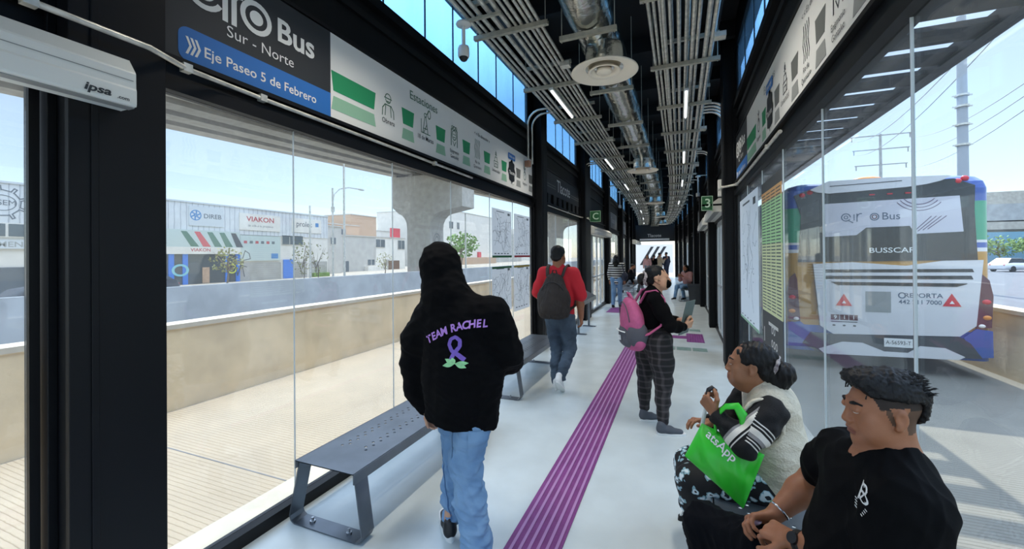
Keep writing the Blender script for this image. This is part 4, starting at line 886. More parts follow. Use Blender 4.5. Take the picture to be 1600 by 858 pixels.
def gear(b):
    n = 9; P = []
    for k in range(n):
        for d, r in ((-.24, .62), (-.12, .62), (-.09, .82), (.09, .82), (.12, .62)): a = 2 * math.pi * (k + d) / n + .3; P.append((8.9 + r * math.cos(a), 4.4 + r * math.sin(a)))
    f.line(b, P, .05, 0, .06, closed=True); f.ring(b, 8.9, 4.4, .46, .04, 0, .06, ky=.8)
bp('gear_emblem', 'brand_grey', gear); bp('lettering', 'brand_grey', lambda b: f.text(b, 'ASEM', .36, 8.93, 4.4, 0, .06))
w = bp('window', 'house_white', lambda b: f.rect(b, 7.5, 2.75, 10.6, 3.45, 0, .0, .06)); 
for k in range(4): bp('pane', 'window_dark', lambda b: f.rect(b, 7.6 + k * .75, 2.8, 8.25 + k * .75, 3.4, 0, .06, .02), w)
p = bp('brand_panel', 'panel_silver', lambda b: f.rect(b, 7.2, 2.2, 10.4, 2.62, 0, .05, .05)); bp('lettering', 'sign_lightgrey', lambda b: f.text(b, 'SIEMENS', .36, 9.0, 2.4, 0, .1, bold=.02, squeeze=1.15), p)
bp('shutter', 'window_dark', lambda b: f.rect(b, 5, -.05, 13.5, 1.3, 0, 0, .05))
def house(x, y0, y1, z1, d, m, label, wins=(), extra=()):
    t = thing('house', label, 'building', (x, (y0 + y1) / 2, -.3), 'houses across the road'); f = Frame((x, 0, 0), (0, 1, 0))
    MB().box(x - d, y0, -.62, x, y1, z1).build('wall', M[m], t); MB().box(x - d - .05, y0 - .05, z1, x + .08, y1 + .05, z1 + .12).build('parapet', M['house_grey'], t)
    for a, c, e, g in wins:
        b = MB(); f.rect(b, a, c, e, g, 0, 0, .05); w = b.build('window', M['house_grey'], t)
        n = 2
        for k in range(n): b = MB(); f.rect(b, a + .06 + (e - a) * k / n, c + .06, a - .04 + (e - a) * (k + 1) / n, g - .06, 0, .05, .01); b.build('pane', M['window_dark'], w)
    for nm, mm, a, c, e, g, l in extra: b = MB(); f.rect(b, a, c, e, g, 0, l if l < 0 else 0, abs(l)); b.build(nm, M[mm], t)
    return t
house(-34, 30.5, 34.2, 4.9, 6, 'house_grey', 'low grey house directly beside the corrugated shop', [(32.6, 3.0, 33.4, 3.8)])
house(-36, 34.6, 42.0, 4.15, 5.4, 'house_grey', 'grey rendered house with a dark lower window behind the lamp post', [(40.4, .6, 41.7, 1.4), (35.0, 2.0, 35.8, 2.8)], [('door_opening', 'window_dark', 36.5, -.5, 37.3, 1.2, .04), ('garden_wall', 'house_white', 39.9, -.5, 43.4, .5, .6)])
house(-36.5, 42.3, 48.6, 4.2, 4.9, 'house_white', 'white two storey house with a wooden door left of the concrete pier', [(42.4, 2.9, 44.3, 4.0), (47.0, 2.7, 49.0 - .5, 4.0)], [('front_door', 'wood', 44.8, -.5, 47.3, 1.15, .06), ('door_surround', 'house_grey', 44.4, -.5, 44.75, 1.3, .2)])
house(-42, 34.6, 45.5, 6.0, 6, 'brick', 'tan brick upper storey standing behind the grey house', [(42, 4.6, 43, 5.5)])
house(-44.5, 46.5, 52, 7.9, 5, 'brick', 'brown block house top farther behind the white house')
o = MB().box(-37.5, 46.6, 4.42, -37.3, 48.6, 5.7).build('red_banner', M['cable_red']); tag(o, 'bright red banner on the roof of the white house beside the pier', 'banner')
o = MB().box(-38.2, 46.9, 4.32, -37.3, 48.3, 4.42).build('banner_stand', M['house_grey']); tag(o, 'grey stand behind the red roof banner', 'stand')
house(-42, 68, 90, 10.8, 16, 'house_white', 'tall pale building right of the concrete pier', [(70, 7.2, 71.5, 8.6), (73.0, 7.2, 74.0, 8.6)], [('red_lattice', 'cable_red', 82, -.5, 83.4, 2.6, .3), ('low_wall', 'brick', 68, -.5, 90, 1.4, 1.0)])
house(-46, 92, 120, 8, 16, 'house_grey', 'long grey block beyond the tall pale building')
house(-60, 121, 175, 12, 30, 'house_white', 'farthest white block along the viaduct')
house(-52, 52.5, 66, 6.5, 10, 'house_white', 'white house hidden mostly behind the concrete pier', [(55, 4, 57, 5.2)])
post('street_pole', 'tall thin grey pole standing beside the curved street lamp', -15.1, 15.37, -.05, 6.2, .055, .045)
post('street_pole', 'short grey pole in front of the corrugated shop end', -15.5, 13.73, -.05, 4.0, .05, .04)
post('street_pole', 'thin grey pole right of the concrete pier', -15.5, 28.3, -.05, 5.0, .07, .05)
t = thing('street_lamp', 'grey street lamp with a curved arm beyond the road', 'street lamp', (-15.5, 15.05, -.05))
MB().cyl((-15.5, 15.05, -.05), (-15.5, 15.05, 5.0), .05, .04, 10).build('post', M['galv'], t)
MB().tube([(-15.5, 15.05, 4.3), (-15.5, 15.15, 4.7), (-15.5, 15.5, 5.02), (-15.5, 16.1, 5.18), (-15.5, 16.8, 5.2)], .025, 8).build('arm', M['galv'], t)
MB().ball((-15.5, 16.95, 5.2), (.08, .25, .05), 12, 6).build('lamp_head', M['galv'], t); MB().box(-15.56, 15.0, 3.85, -15.44, 15.12, 4.1).build('control_box', M['galv'], t)
blob_tree(-17, 14.6, -.05, 2.7, .55, 'thin young tree before the shop end wall', 'leaf_dry', 150, .03)
blob_tree(-17.5, 15.9, -.05, 2.5, .6, 'bare twiggy young tree beside the street lamp', 'leaf_dry', 40, .03)
blob_tree(-26, 31.5, -.3, 2.4, .8, 'small shrub tree before the grey house', 'leaf_dry', 110, .05)
blob_tree(-33, 58.5, -.3, 5.8, 3.0, 'light green leafy tree right of the concrete pier', 'leaf', 420, .15)
blob_tree(-27, 17.5, -.05, 2.4, 1.0, 'dark leafy bush in front of the shop glazing', 'leaf_dry', 160, .06)
# ------------------------------------------------------------------ people: smooth bodies from blended round shapes
from mathutils.bvhtree import BVHTree
A3 = lambda p: np.array(p, dtype=np.float32)
class Sdf:
    def __init__(s, vox=.008): s.v = vox; s.p = []
    def cone(s, a, b, ra, rb=None, k=.02, flat=None, sub=False):
        rb = ra if rb is None else rb; a, b = A3(a), A3(b); m = max(ra, rb) + k + 3 * s.v
        s.p.append(('c', np.minimum(a, b) - m, np.maximum(a, b) + m, k, sub, (a, b, ra, rb, flat))); return s
    def ell(s, c, r, k=.02, R=None, sub=False):
        c = A3(c); r = A3(r); m = float(r.max()) + k + 3 * s.v
        s.p.append(('e', c - m, c + m, k, sub, (c, r, None if R is None else np.array(R, dtype=np.float32)))); return s
    def chain(s, pts, rads, k=.02, flat=None):
        for i in range(len(pts) - 1): s.cone(pts[i], pts[i + 1], rads[i], rads[i + 1], k, flat)
        return s
    def cut(s, o, n, k=.006):                            # keep what lies behind the plane
        s.p.append(('p', None, None, k, True, (A3(o), A3(V(n).normalized())))); return s
    def grid(s):
        add = [q for q in s.p if not q[4]]
        lo = np.min([q[1] for q in add], 0); hi = np.max([q[2] for q in add], 0); n = np.ceil((hi - lo) / s.v).astype(int) + 1
        ax = [lo[i] + s.v * np.arange(n[i], dtype=np.float32) for i in range(3)]
        D = np.full(n, .5, dtype=np.float32)
        for kind, l, h, k, sub, a in s.p:
            if kind == 'p':
                o, n_ = a; d = (ax[0] - o[0])[:, None, None] * n_[0] + (ax[1] - o[1])[None, :, None] * n_[1] + (ax[2] - o[2])[None, None, :] * n_[2]
                h_ = np.maximum(k - np.abs(D - d), 0) / k; D = np.maximum(D, d) + h_ * h_ * k / 4; continue
            i0 = np.clip(np.floor((l - lo) / s.v).astype(int), 0, n); i1 = np.clip(np.ceil((h - lo) / s.v).astype(int) + 1, 0, n)
            if (i1 <= i0).any(): continue
            sl = tuple(slice(i0[i], i1[i]) for i in range(3))
            X = ax[0][sl[0]][:, None, None]; Y = ax[1][sl[1]][None, :, None]; Z = ax[2][sl[2]][None, None, :]
            if kind == 'c':
                p, q, ra, rb, flat = a; ba = q - p; L = float(ba @ ba) + 1e-12
                x, y, z = X - p[0], Y - p[1], Z - p[2]
                t = np.clip((x * ba[0] + y * ba[1] + z * ba[2]) / L, 0, 1)
                x = x - t * ba[0]; y = y - t * ba[1]; z = z - t * ba[2]
                d2 = x * x + y * y + z * z
                if flat is not None:
                    w, f = flat; c = x * w[0] + y * w[1] + z * w[2]; d2 = d2 + c * c * (1 / f ** 2 - 1)
                d = np.sqrt(d2) - (ra + t * (rb - ra))
                if flat is not None: d = d * (1 + flat[1]) / 2
            else:
                c, r, R = a; x, y, z = X - c[0], Y - c[1], Z - c[2]
                if R is not None: x, y, z = [x * R[0][i] + y * R[1][i] + z * R[2][i] for i in range(3)]
                k0 = np.sqrt((x / r[0]) ** 2 + (y / r[1]) ** 2 + (z / r[2]) ** 2); k1 = np.sqrt((x / r[0] ** 2) ** 2 + (y / r[1] ** 2) ** 2 + (z / r[2] ** 2) ** 2)
                d = k0 * (k0 - 1) / np.maximum(k1, 1e-6)
            B = D[sl]
            if sub: h_ = np.maximum(k - np.abs(B + d), 0) / k; D[sl] = np.maximum(B, -d) + h_ * h_ * k / 4
            else: h_ = np.maximum(k - np.abs(B - d), 0) / k; D[sl] = np.minimum(B, d) - h_ * h_ * k / 4
        return D, lo
    def mesh(s, name, mats, parent, disp=None, matfn=None, smooth_it=1):
        D, lo = s.grid(); I = D < 0
        c = np.zeros([q - 1 for q in D.shape], dtype=np.int8)
        for dx in (0, 1):
            for dy in (0, 1):
                for dz in (0, 1): c += I[dx:I.shape[0] - 1 + dx, dy:I.shape[1] - 1 + dy, dz:I.shape[2] - 1 + dz]
        act = np.argwhere((c > 0) & (c < 8)); n = len(act); idx = np.full(c.shape, -1, dtype=np.int32); idx[act[:, 0], act[:, 1], act[:, 2]] = np.arange(n)
        P = np.zeros((n, 3), dtype=np.float32); cnt = np.zeros(n, dtype=np.float32)
        cor = [(x, y, z) for x in (0, 1) for y in (0, 1) for z in (0, 1)]
        val = {q: D[act[:, 0] + q[0], act[:, 1] + q[1], act[:, 2] + q[2]] for q in cor}
        for a in cor:
            for d in range(3):
                if a[d] == 0:
                    b = tuple(a[i] + (i == d) for i in range(3)); va, vb = val[a], val[b]; m = (va < 0) != (vb < 0)
                    t = np.where(m, va / np.where(m, va - vb, 1), 0)
                    for i in range(3): P[:, i] += np.where(m, a[i] + (t if i == d else 0), 0)
                    cnt += m
        P = (P / cnt[:, None] + act) * s.v + lo
        F = []
        for d in range(3):
            e, g = [(1, 2), (2, 0), (0, 1)][d]
            sh = [slice(None)] * 3; sh2 = [slice(None)] * 3; sh[d] = slice(0, -1); sh2[d] = slice(1, None)
            m = I[tuple(sh)] != I[tuple(sh2)]; w = np.argwhere(m)
            w = w[(w[:, e] > 0) & (w[:, g] > 0) & (w[:, e] < D.shape[e] - 1) & (w[:, g] < D.shape[g] - 1)]
            ins = I[tuple(sh)][w[:, 0], w[:, 1], w[:, 2]]
            def cell(de, dg): q = w.copy(); q[:, e] += de; q[:, g] += dg; return idx[q[:, 0], q[:, 1], q[:, 2]]
            q = np.stack([cell(-1, -1), cell(0, -1), cell(0, 0), cell(-1, 0)], 1)
            q[~ins] = q[~ins][:, ::-1]; F.append(q)
        F = np.concatenate(F); F = F[(F >= 0).all(1)]
        for _ in range(smooth_it):                                   # light Laplacian smoothing
            acc = np.zeros_like(P); ct = np.zeros(n, dtype=np.float32)
            for i in range(4):
                j = (i + 1) % 4; np.add.at(acc, F[:, i], P[F[:, j]]); np.add.at(acc, F[:, j], P[F[:, i]]); np.add.at(ct, F[:, i], 1); np.add.at(ct, F[:, j], 1)
            P = P * .5 + .5 * acc / np.maximum(ct, 1)[:, None]
        if disp:
            e1 = P[F[:, 2]] - P[F[:, 0]]; e2 = P[F[:, 3]] - P[F[:, 1]]; fn = np.cross(e1, e2); N = np.zeros_like(P)
            for i in range(4): np.add.at(N, F[:, i], fn)
            N /= np.maximum(np.linalg.norm(N, axis=1), 1e-9)[:, None]
            P = P + N * disp(P, N)[:, None]
        me = bpy.data.meshes.new(name); me.from_pydata(P.tolist(), [], F.tolist())
        for m in (mats if isinstance(mats, (list, tuple)) else [mats]): me.materials.append(m)
        me.polygons.foreach_set('use_smooth', [True] * len(F))
        if matfn: me.polygons.foreach_set('material_index', matfn(P[F].mean(1)).astype(np.int32))
        me.update(); o = bpy.data.objects.new(name, me); COL.objects.link(o)
        if parent: o.parent = parent; o.matrix_parent_inverse = base_inv(parent)
        return o
def folds(amp, freq, stretch=(1, 1, 1), seed=1, sharp=False):
    r = np.random.RandomState(seed); K = r.normal(size=(6, 3)) * freq * np.array(stretch); K2 = r.normal(size=(6, 3)) * freq * .6 * np.array(stretch); ph = r.uniform(0, 6.28, (6, 2))
    def f(P, N):
        s = 0
        for i in range(6): w = np.sin(P @ K[i] + ph[i, 0] + 1.6 * np.sin(P @ K2[i] + ph[i, 1])); s = s + (1 - 2 * np.abs(w) if sharp else w)
        return (amp * s / 3).astype(np.float32)
    return f
class Fr:                                                # local frame: x right, y forward, z up
    def __init__(s, o, fwd, up=(0, 0, 1), sc=1.0):
        s.o = V(o); s.f = V(fwd).normalized(); u = V(up); s.u = (u - s.f * u.dot(s.f)).normalized(); s.r = s.f.cross(s.u); s.s = sc
    def __call__(s, x, y, z): return s.o + (s.r * x + s.f * y + s.u * z) * s.s
    @property
    def R(s): return [list(s.r), list(s.f), list(s.u)]
def Rm(h): return np.array([[h.r[i], h.f[i], h.u[i]] for i in range(3)])
def head(S_, h, neck=None, nr=.056, nose=1.0, jaw=1.0, ears=True, detail=True, wide=1.0):
    R = Rm(h); q = h.s
    E = lambda c, r, k=.02, sub=False: S_.ell(h(*c), [x * q for x in r], k * q, R, sub)
    E((0, -.014, .035), (.075 * wide, .096, .083)); E((0, .03, -.02), (.060 * wide, .062, .085), .03); E((0, .034, -.076), (.050 * jaw * wide, .050, .034), .03); E((0, .070, -.099), (.021 * jaw, .017, .016), .025)
    if detail:
        for s in (-1, 1):
            E((s * .040, .058, -.022), (.022, .022, .02), .02); E((s * .031, .102, .006), (.018, .014, .011), .012, True)
            E((s * .031, .090, .007), (.015, .012, .0095), .006); E((s * .046, .045, -.06), (.018, .03, .03), .03)
        S_.cone(h(-.036, .083, .024), h(-.008, .090, .022), .009 * q, .009 * q, .016 * q); S_.cone(h(.036, .083, .024), h(.008, .090, .022), .009 * q, .009 * q, .016 * q)
        S_.cone(h(0, .090, .014), h(0, .113 * nose, -.032), .008 * q, .0115 * q, .014 * q)
        for s in (-1, 1): E((s * .012, .100, -.037), (.009, .011, .008), .008)
        E((0, .090, -.058), (.024, .013, .010), .012); E((0, .094, -.0635), (.023, .0095, .0058), .006); E((0, .092, -.0755), (.020, .0095, .0068), .006)
        S_.cone(h(-.021, .100, -.0695), h(.021, .100, -.0695), .0022 * q, .0022 * q, .004 * q, sub=True)
    if ears:
        for s in (-1, 1):
            E((s * .077 * wide, -.012, -.004), (.010, .0185, .030), .008); E((s * .086 * wide, -.008, -.002), (.007, .011, .018), .006, True); E((s * .077 * wide, -.004, -.034), (.007, .010, .010), .008)
    if neck is not None: S_.cone(h(0, -.02, -.06), neck, nr * q, nr * 1.12 * q, .03)
def arm(S_, sh, el, wr, r=(.05, .042, .028), k=.02): S_.chain([sh, V(sh).lerp(V(el), .5), el, V(el).lerp(V(wr), .35), wr], [r[0], r[0] * .95, r[1], r[1] * 1.02, r[2]], k)
def hand(S_, wr, d, pn, side=1, curl=.5, sc=1.0, thumb=.6, spread=.16):
    d = V(d).normalized(); pn = V(pn); pn = (pn - d * pn.dot(d)).normalized(); w = d.cross(pn) * side      # w points to the thumb side
    wr = V(wr); P = lambda a, b, c=0: wr + (d * a + w * b + pn * c) * sc
    S_.cone(wr, P(.03, .0), .026 * sc, .024 * sc, .01, (list(pn), .72)); S_.cone(P(.025, .020), P(.082, .026), .017 * sc, .015 * sc, .012, (list(pn), .8)); S_.cone(P(.025, -.016), P(.076, -.026), .017 * sc, .014 * sc, .012, (list(pn), .8)); S_.cone(P(.03, 0), P(.082, 0), .022 * sc, .015 * sc, .012, (list(pn), .7))
    for i, (b, L, r) in enumerate(((.029, .072, .0092), (.0095, .080, .0095), (-.010, .074, .0092), (-.028, .058, .0082))):
        a0 = P(.082 - abs(i - 1.2) * .004, b); dirv = (d + w * (spread * (1.2 - i) * .5)).normalized(); ang = 0; p = a0
        for j, f in enumerate((.45, .32, .23)):
            ang += curl * (.9, 1.15, .7)[j] + i * .04; q_ = p + (dirv * math.cos(ang) + pn * math.sin(ang)) * L * f * sc
            S_.cone(p, q_, r * sc * (1 - .08 * j), r * sc * (.93 - .08 * j), .004); p = q_
    t0 = P(.022, .026, .004); t1 = t0 + (d * .55 + w * .75 + pn * .25 * thumb).normalized() * .042 * sc; t2 = t1 + (d * .85 + w * .15 + pn * .55 * thumb).normalized() * .034 * sc; t3 = t2 + (d * .8 - w * .15 + pn * .5 * thumb).normalized() * .024 * sc
    S_.chain([t0, t1, t2, t3], [.014 * sc, .0115 * sc, .0105 * sc, .009 * sc], .008)
def shoe(parent, heel, toe, up, mu, ms, w=.043, name='shoe', label=None, sole=.018, high=.0):
    h = Fr(heel, V(toe) - V(heel), up); L = (V(toe) - V(heel)).length; S1 = Sdf(.005)
    S1.cone(h(0, .035, .05), h(0, L * .45, .045), .036, .038, .02); S1.cone(h(0, L * .45, .04), h(0, L - .05, .03), .037, .030, .02, (list(h.u), .8)); S1.cone(h(0, .035, .05), h(0, .04, .085 + high), .034, .038, .02)
    o = S1.mesh(name, mu, parent); 
    if label: o['label'] = label
    b = MB(); n = 20; R = []
    for z, g in ((0, .94), (sole * .5, 1.0), (sole, .98)):
        r = []
        for i in range(n):
            a = 2 * math.pi * i / n; y = L / 2 + math.cos(a) * (L / 2 + .004); k = (1 + .16 * math.cos(a)) * (1 - .12 * (math.cos(2 * a) < -.3))
            r.append(h(math.sin(a) * w * g * k, y * 1.0, z))
        R.append(r[::-1])
    b.rings(R); b.build('sole', ms, o); return o
def decal(target, mb, name, m, fr, parent, off=.004, dist=.35):
    me = target.data; bv = BVHTree.FromPolygons([v.co for v in me.vertices], [tuple(p.vertices) for p in me.polygons])
    out = []
    for p in mb.v:
        p = V(p); hit = bv.ray_cast(p + fr.n * dist, -fr.n, 2 * dist); out.append(tuple(hit[0] + fr.n * off) if hit[0] else None)
    keep = [i for i, f in enumerate(mb.f) if all(out[k] for k in f)]
    mb.f = [mb.f[i] for i in keep]; mb.m = [mb.m[i] for i in keep]; mb.sm = [mb.sm[i] for i in keep]
    mb.v = [q or (fr.o + fr.n * .1) for q in out]
    used = sorted({k for f in mb.f for k in f}); ix = {k: i for i, k in enumerate(used)}; mb.v = [mb.v[k] for k in used]; mb.f = [tuple(ix[k] for k in f) for f in mb.f]
    return mb.build(name, m, parent)
def strands(b, pts, fn, r=.0009, mi=0):
    for p, d in pts: a, c, e = fn(V(p), V(d)); b.tube([a, c, e], [r, r * .9, r * .2], 4, mi)
def subdiv_rect(fr, mb, poly_fn, nx, ny):                # a fine grid mapped through poly_fn(u, v) so it can follow cloth
    vs = [fr.p(*poly_fn(i / nx, j / ny)) for j in range(ny + 1) for i in range(nx + 1)]
    mb.add(vs, [(j * (nx + 1) + i, j * (nx + 1) + i + 1, (j + 1) * (nx + 1) + i + 1, (j + 1) * (nx + 1) + i) for j in range(ny) for i in range(nx)], 0, True)
# person materials
def skin(n, c): 
    m = mat(n, c, .52, var=.05, scale=30, bump=.05, bscale=300); b = m.node_tree.nodes['Principled BSDF']; b.inputs['Subsurface Weight'].default_value = .12; b.inputs['Subsurface Radius'].default_value = (.012, .004, .002); b.inputs['Subsurface Scale'].default_value = .6; M[n] = m
skin('skin_tan', '9d6748'); skin('skin_warm', 'b9815e'); skin('skin_old', '976749'); skin('skin_light', 'c9997c')
m_('lip', '86503f', .5); m_('hair_black', '0b0b0d', .5, spec=.3, bump=.3, bscale=120, stretch=(1, 1, .25)); m_('hair_fade', '2b211b', .75); m_('hair_short', '5d4433', .75); m_('eye_white', 'e9e4dd', .25); m_('iris', '2a1a12', .15)
m_('cloth_black', '08080a', .9, spec=.12, var=.2, scale=20, bump=.12, bscale=250); m_('cloth_tee', '08090b', .9, spec=.12, var=.15, scale=30, bump=.1, bscale=300); m_('trouser_black', '0a0c11', .9, spec=.12, bump=.1, bscale=200)
m_('denim_light', '6085ab', .85, c2='80a2c2', scale=5, bump=.2, bscale=220); m_('denim_dark', '364453', .85, c2='4b5b6c', scale=6, bump=.2, bscale=220); m_('denim_seam', '3f638f', .85)
m_('print_lilac', 'c18de0', .7); m_('ribbon_purple', '7f5fc0', .6, var=.1, scale=40); m_('leaf_mint', '9fe0a0', .6, var=.12, scale=60); m_('knit_cream', 'd8ceb8', .9, var=.05, scale=30, bump=.7, bscale=110); m_('tee_red', 'c8202f', .8, bump=.1, bscale=200)
m_('pack_dark', '2a2422', .75, bump=.25, bscale=160); m_('pack_pink', 'c05c88', .75, var=.08, scale=20, bump=.3, bscale=120); m_('pack_grey', '56565e', .8, bump=.2, bscale=150); m_('bag_green', '2fc32b', .45, var=.06, scale=6, coat=.2); m_('shoe_white', 'e3e4e2', .6); m_('shoe_grey', '4b5058', .75, bump=.2, bscale=200); m_('silver', 'd5d7da', .25, metal=1)
# ------------------------------------------------------------------ the person in the black hoodie
def hooded():
    t = thing('person', 'person in a black hooded sweatshirt with purple TEAM RACHEL lettering and blue jeans, walking away', 'person', (-1.2, 2.14, 0))
    F = V((-.30, .95, 0)).normalized()
    hip_r, kn_r, an_r = (-1.13, 2.185, .82), (-1.165, 2.11, .46), (-1.055, 2.02, .09)
    hip_l, kn_l, an_l = (-1.275, 2.21, .82), (-1.265, 2.19, .46), (-1.275, 2.11, .10)
    shl, ell_, wrl = (-1.43, 2.13, 1.27), (-1.545, 2.15, .99), (-1.475, 2.17, .71)
    shr, elr, wrr = (-1.035, 2.22, 1.31), (-.968, 2.27, 1.07), (-1.02, 2.45, .95)
    hd = Fr((-1.365, 2.19, 1.565), (-.30, .93, -.12), (-.16, 0, 1))
    B = Sdf(.007); head(B, hd, (-1.27, 2.16, 1.36)); B.cone((-1.25, 2.17, 1.2), (-1.2, 2.17, .9), .12, .12, .06)
    arm(B, shl, ell_, wrl, (.045, .038, .026)); hand(B, wrl, (.10, .03, -1), (.9, .3, 0), 1, .45, 1.0, .3); arm(B, shr, elr, wrr, (.045, .038, .026)); hand(B, wrr, (-.8, .5, -.1), (0, -.2, -1), 1, .6)
    B.chain([hip_r, kn_r, an_r], [.07, .05, .035], .03); B.chain([hip_l, kn_l, an_l], [.07, .05, .035], .03); B.mesh('body', M['skin_light'], t)
    H = Sdf(.0065); fl = (list(F), .80)
    H.cone((-1.215, 2.17, .70), (-1.215, 2.175, .95), .215, .24, .05, fl); H.cone((-1.215, 2.175, .95), (-1.235, 2.175, 1.22), .24, .225, .06, fl); H.cone((-1.40, 2.14, 1.27), (-1.06, 2.2, 1.295), .115, .11, .06, fl)
    H.cone((-1.26, 2.16, 1.30), (-1.33, 2.17, 1.45), .125, .13, .06)
    H.cone((-1.215, 2.17, .60), (-1.215, 2.17, .72), .215, .215, .02, fl); H.cut((-1.215, 2.17, .675), (-.12, .05, -1))
    H.ell(hd(0, -.02, .045), (.118, .135, .125), .04, Rm(hd)); H.cone(hd(0, -.03, 0), hd(.01, -.06, -.15), .115, .13, .05); H.cone(hd(0, -.055, .10), hd(0, -.095, .02), .06, .06, .05)
    H.ell(hd(0, .15, -.01), (.085, .10, .115), .02, Rm(hd), True)
    H.chain([shl, (-1.51, 2.12, 1.14), ell_, (-1.525, 2.155, .83), (-1.485, 2.165, .735)], [.10, .098, .092, .082, .062], .035); H.cone((-1.483, 2.167, .735), (-1.478, 2.17, .70), .048, .046, .01)
    H.chain([shr, (-1.0, 2.235, 1.2), elr, (-.99, 2.36, 1.0), wrr], [.10, .10, .096, .085, .06], .035)
    d1 = folds(.006, 16, (1, 1, .55), 3); d2 = folds(.004, 30, (1, 1, .8), 5, True)
    ho = H.mesh('hoodie', M['cloth_black'], t, lambda P, N: d1(P, N) + d2(P, N))
    fr = Frame((-1.185, 2.0, 1.25), V((.93, .28, .29)), V((-.24, .0, 1)))
    # lettering follows the back of the hoodie along a gentle arch
    mb = MB(); s = 'TEAM RACHEL'; x = -.178
    wd = {'M': 1.2, ' ': .55}
    for ch in s:
        w = .0345 * wd.get(ch, 1.0)
        if ch != ' ':
            xx = x + w / 2; q = fr.p(xx, -.004 - .9 * xx * xx); a = -2.2 * xx * .55; rr = (fr.r * math.cos(a) + fr.u * math.sin(a)); uu = (fr.u * math.cos(a) - fr.r * math.sin(a)); txt(mb, ch, .060, q, rr, uu, 0, bold=.032, squeeze=.9, shear=.12)
        x += w
    decal(ho, mb, 'print_lettering', M['print_lilac'], fr, ho)
    fq = Frame((-1.165, 2.0, 1.115), V((.95, .25, .06)), V((-.06, 0, 1)))
    mb = MB()
    loop = [(-.035, -.055), (-.012, -.01), (.024, .03), (.028, .062), (.005, .085), (-.022, .075), (-.034, .045), (-.02, .01), (.02, -.02), (.05, -.045)]
    def rib(u, v):
        k = u * (len(loop) - 1); i = min(int(k), len(loop) - 2); f = k - i; x0, y0 = loop[i]; x1, y1 = loop[i + 1]; dx, dy = x1 - x0, y1 - y0; L = math.hypot(dx, dy); w = .024 * (.75 + .5 * abs(u - .5)) * (v - .5); return (x0 + dx * f - dy / L * w, y0 + dy * f + dx / L * w)
    subdiv_rect(fq, mb, rib, 54, 3); decal(ho, mb, 'print_ribbon', M['ribbon_purple'], fq, ho, .005)
    for k, (a, L) in enumerate(((2.6, .065), (3.3, .07), (-.05, .075), (-.5, .07), (1.9, .045))):
        mb = MB(); subdiv_rect(fq, mb, lambda u, v: (-.005 + math.cos(a) * u * L - math.sin(a) * (v - .5) * .026 * math.sin(math.pi * min(.97, max(.03, u))), -.06 + math.sin(a) * u * L * .8 + math.cos(a) * (v - .5) * .026 * math.sin(math.pi * min(.97, max(.03, u)))), 10, 4); decal(ho, mb, 'print_leaf', M['leaf_mint'], fq, ho, .007)
    J = Sdf(.006); fl2 = (list(F), .82)
    J.cone((-1.255, 2.20, .80), (-1.16, 2.185, .80), .11, .11, .05, fl2); J.cone((-1.21, 2.17, .70), (-1.21, 2.19, .9), .14, .11, .05, fl2); J.cut((-1.2, 2.17, .98), (0, 0, 1))
    J.chain([hip_r, (-1.14, 2.13, .62), kn_r, (-1.115, 2.07, .25), (-1.06, 2.03, .055)], [.098, .106, .098, .09, .088], .03); J.chain([hip_l, (-1.28, 2.21, .62), kn_l, (-1.275, 2.17, .28), (-1.275, 2.145, .11)], [.095, .104, .09, .08, .072], .03); J.cut((-1.1, 2.05, .012), (0, 0, -1))
    e1 = folds(.008, 20, (.8, .8, 1.2), 8); e2 = folds(.009, 30, (.5, .5, 1.3), 12, True)
    lowm = lambda P: np.clip(1.25 - P[:, 2] * .9, .4, 1.3)
    je = J.mesh('jeans', M['denim_light'], t, lambda P, N: (e1(P, N) + e2(P, N)) * lowm(P))
    fj = Frame((-1.27, 2.0, .585), V((.95, .3, 0)))
    mb = MB(); subdiv_rect(fj, mb, lambda u, v: (-.065 + .13 * u, -.075 + .14 * v - .02 * (1 - abs(2 * u - 1)) * (1 - v)), 12, 12); decal(je, mb, 'back_pocket', M['denim_light'], fj, je, .007)
    mb = MB(); subdiv_rect(fj, mb, lambda u, v: (.165 + .12 * u, -.06 + .14 * v - .02 * (1 - abs(2 * u - 1)) * (1 - v)), 12, 12); decal(je, mb, 'back_pocket', M['denim_light'], fj, je, .007)
    sd = Frame((-1.30, 2.0, .4), V((.6, .8, 0)) if False else V((.95, .3, 0)))
    mb = MB(); subdiv_rect(sd, mb, lambda u, v: (-.01 + .10 * u * u + .006 * v, .33 - .68 * u), 50, 1); decal(je, mb, 'side_seam', M['denim_seam'], sd, je, .004)
    shoe(t, (-1.235, 2.055, .0), (-1.42, 2.275, 0), (0, 0, 1), M['plastic_black'], M['shoe_white'], .05, label='black sneaker with white sole, left foot', sole=.035); shoe(t, (-1.035, 1.96, .0), (-1.135, 2.23, 0), (0, 0, 1), M['plastic_black'], M['shoe_white'], .05, sole=.035)
hooded()
